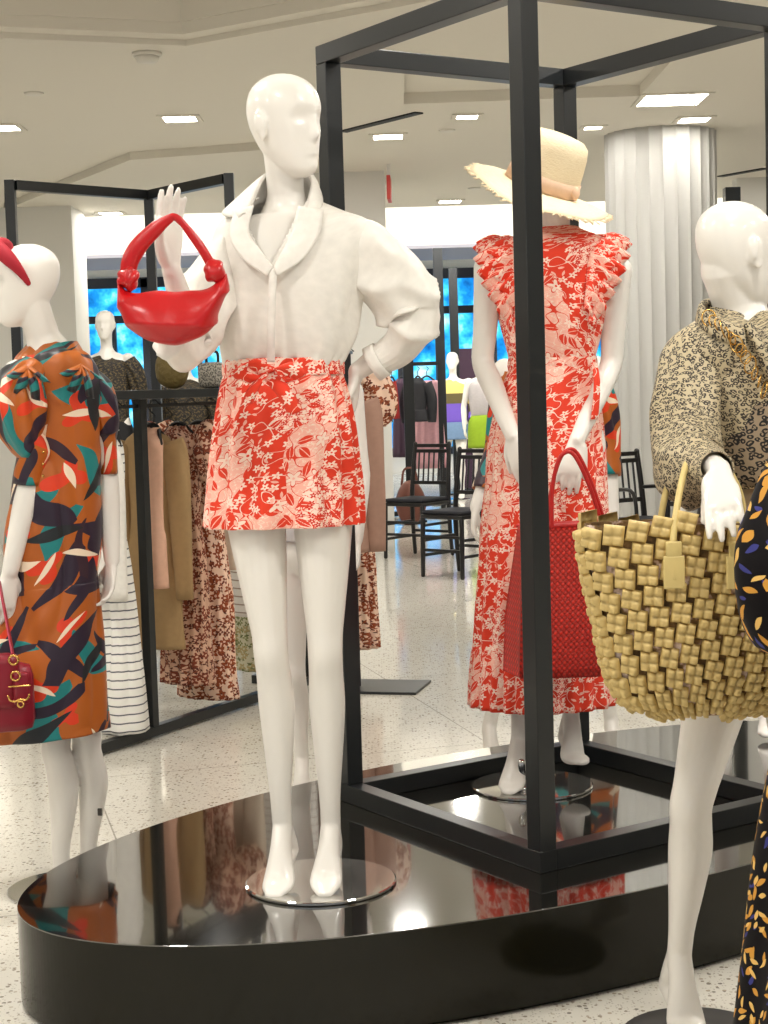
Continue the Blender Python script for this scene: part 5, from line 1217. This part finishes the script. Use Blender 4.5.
ra, rb = W(382, 420, YF)*A(1, 1, 0), W(441, 420, YF)*A(1, 1, 0)
t = thing('clothes_rack', 'far black clothes rack holding a dark jacket over pink pleats', 'clothes rack', (ra+rb)/2)
for e in (ra, rb): MB().bar(e, e+A(0, 0, 1.66), .05).build('post', MAT['blackmetal'], t, smooth=False)
MB().bar(ra+A(0, 0, 1.64), rb+A(0, 0, 1.64), .04).build('hanging_rail', MAT['blackmetal'], t, smooth=False); MB().bar(ra+A(0, 0, .03), rb+A(0, 0, .03), .05).build('base_bar', MAT['blackmetal'], t, smooth=False)
simple_hang(419, YF, 1.46, 1.02, .09, MAT['charcoal'], 'jacket', 'black jacket hanging over pink pleated skirt on the far rack', 'jacket', seed=1)
simple_hang(428, YF+.28, 1.46, .50, .16, MAT['pinkpl'], 'pleated_dress', 'pale pink pleated garment below the black jacket on the far rack', 'dress', npl=12, am=.1, seed=2, sl=False)
simple_hang(393, YF-.04, 1.46, 1.06, .065, MAT['redwool'], 'knit_top', 'red top hanging at the pillar end of the far rack', 'top', seed=3, sl=False)
simple_hang(403, YF+.55, 1.46, .62, .11, MAT['plum'], 'long_coat', 'dark plum coat hanging below the red top on the far rack', 'coat', seed=4)
c = W(398, 440, YF-.3)*A(1, 1, 0)
t = thing('mannequin', '', 'mannequin'); bpy.data.objects.remove(t)
t, c = bgm(454, 20.0, -.25, 'far white mannequin in colour-block sweater and light denim shorts', arms={-1: ((.22, .02, 1.14), (.20, -.05, .90), (0, -.2, -1), (-.9, -.2, 0)), 1: ((.25, .05, 1.15), (.24, -.1, .93), (0, -.2, -1), (-.9, -.2, 0))}, vox=.011, feet=(.15, .08), py=420)
garment('sweater', MAT['bands'], t, [wg(c, 1.47, .06, .055), wg(c, 1.44, .14, .07), wg(c, 1.39, .19, .10), wg(c, 1.25, .18, .12), wg(c, 1.05, .16, .12), wg(c, .94, .165, .12)], 0, n=80)
for q in (-1, 1): sleeve('sleeve', MAT['bands'], t, [c+rz(-.25)@A(q*.16, 0, 1.42), c+rz(-.25)@A(q*.22, .02, 1.25), c+rz(-.25)@A(q*.235, .03, 1.1), c+rz(-.25)@A(q*.23, -.03, .98)], [.065, .065, .055, .045])
garment('denim_shorts', MAT['denim'], t, [wg(c, .99, .14, .11), wg(c, .9, .185, .13), wg(c, .74, .20, .14)], 0, n=80)
t, c = bgm(484, 18.6, .1, 'far mannequin in pale top and lime green skirt', vox=.011, py=420)
garment('top', MAT['greyknit'], t, [wg(c, 1.47, .06, .055), wg(c, 1.44, .14, .07), wg(c, 1.38, .18, .10), wg(c, 1.2, .165, .115), wg(c, 1.04, .14, .10)], 0, n=70)
garment('lime_skirt', MAT['lime'], t, [wg(c, 1.06, .135, .10), wg(c, .95, .18, .12), wg(c, .68, .19, .13)], 0, n=70)
for px, yb, h_ in ((441.5, 19.2, 3.0), (456, 21.0, 2.9), (409, 16.9, 1.75)):
    q = W(px, 400, yb)*A(1, 1, 0); t = thing('display_post', {441.5: 'tall black post before the blue shop windows, rising over the black jacket', 456: 'tall black post directly above the far mannequin head', 409: 'short dark post beside the pillar near the far rack'}[px], 'display post', q)
    MB().bar(q+A(0, 0, .02), q+A(0, 0, h_), .11, bev=.004).build('post', MAT['blackmetal'], t, smooth=False); MB().box(q+A(0, 0, .01), (.3, .3, .02), None, .003).build('base_plate', MAT['blackmetal'], t, smooth=False)

q = W(474, 400, 21.6)*A(1, 1, 0); t = thing('display_board', 'dark brown display board standing behind the far colour-block sweater mannequin', 'display board', q)
MB().box(q+A(0, 0, .95), (.55, .08, 1.86), None, .006).build('panel', MAT['plum'], t, smooth=False); MB().box(q+A(0, 0, .02), (.6, .4, .04), None, .004).build('foot', MAT['mull'], t, smooth=False)
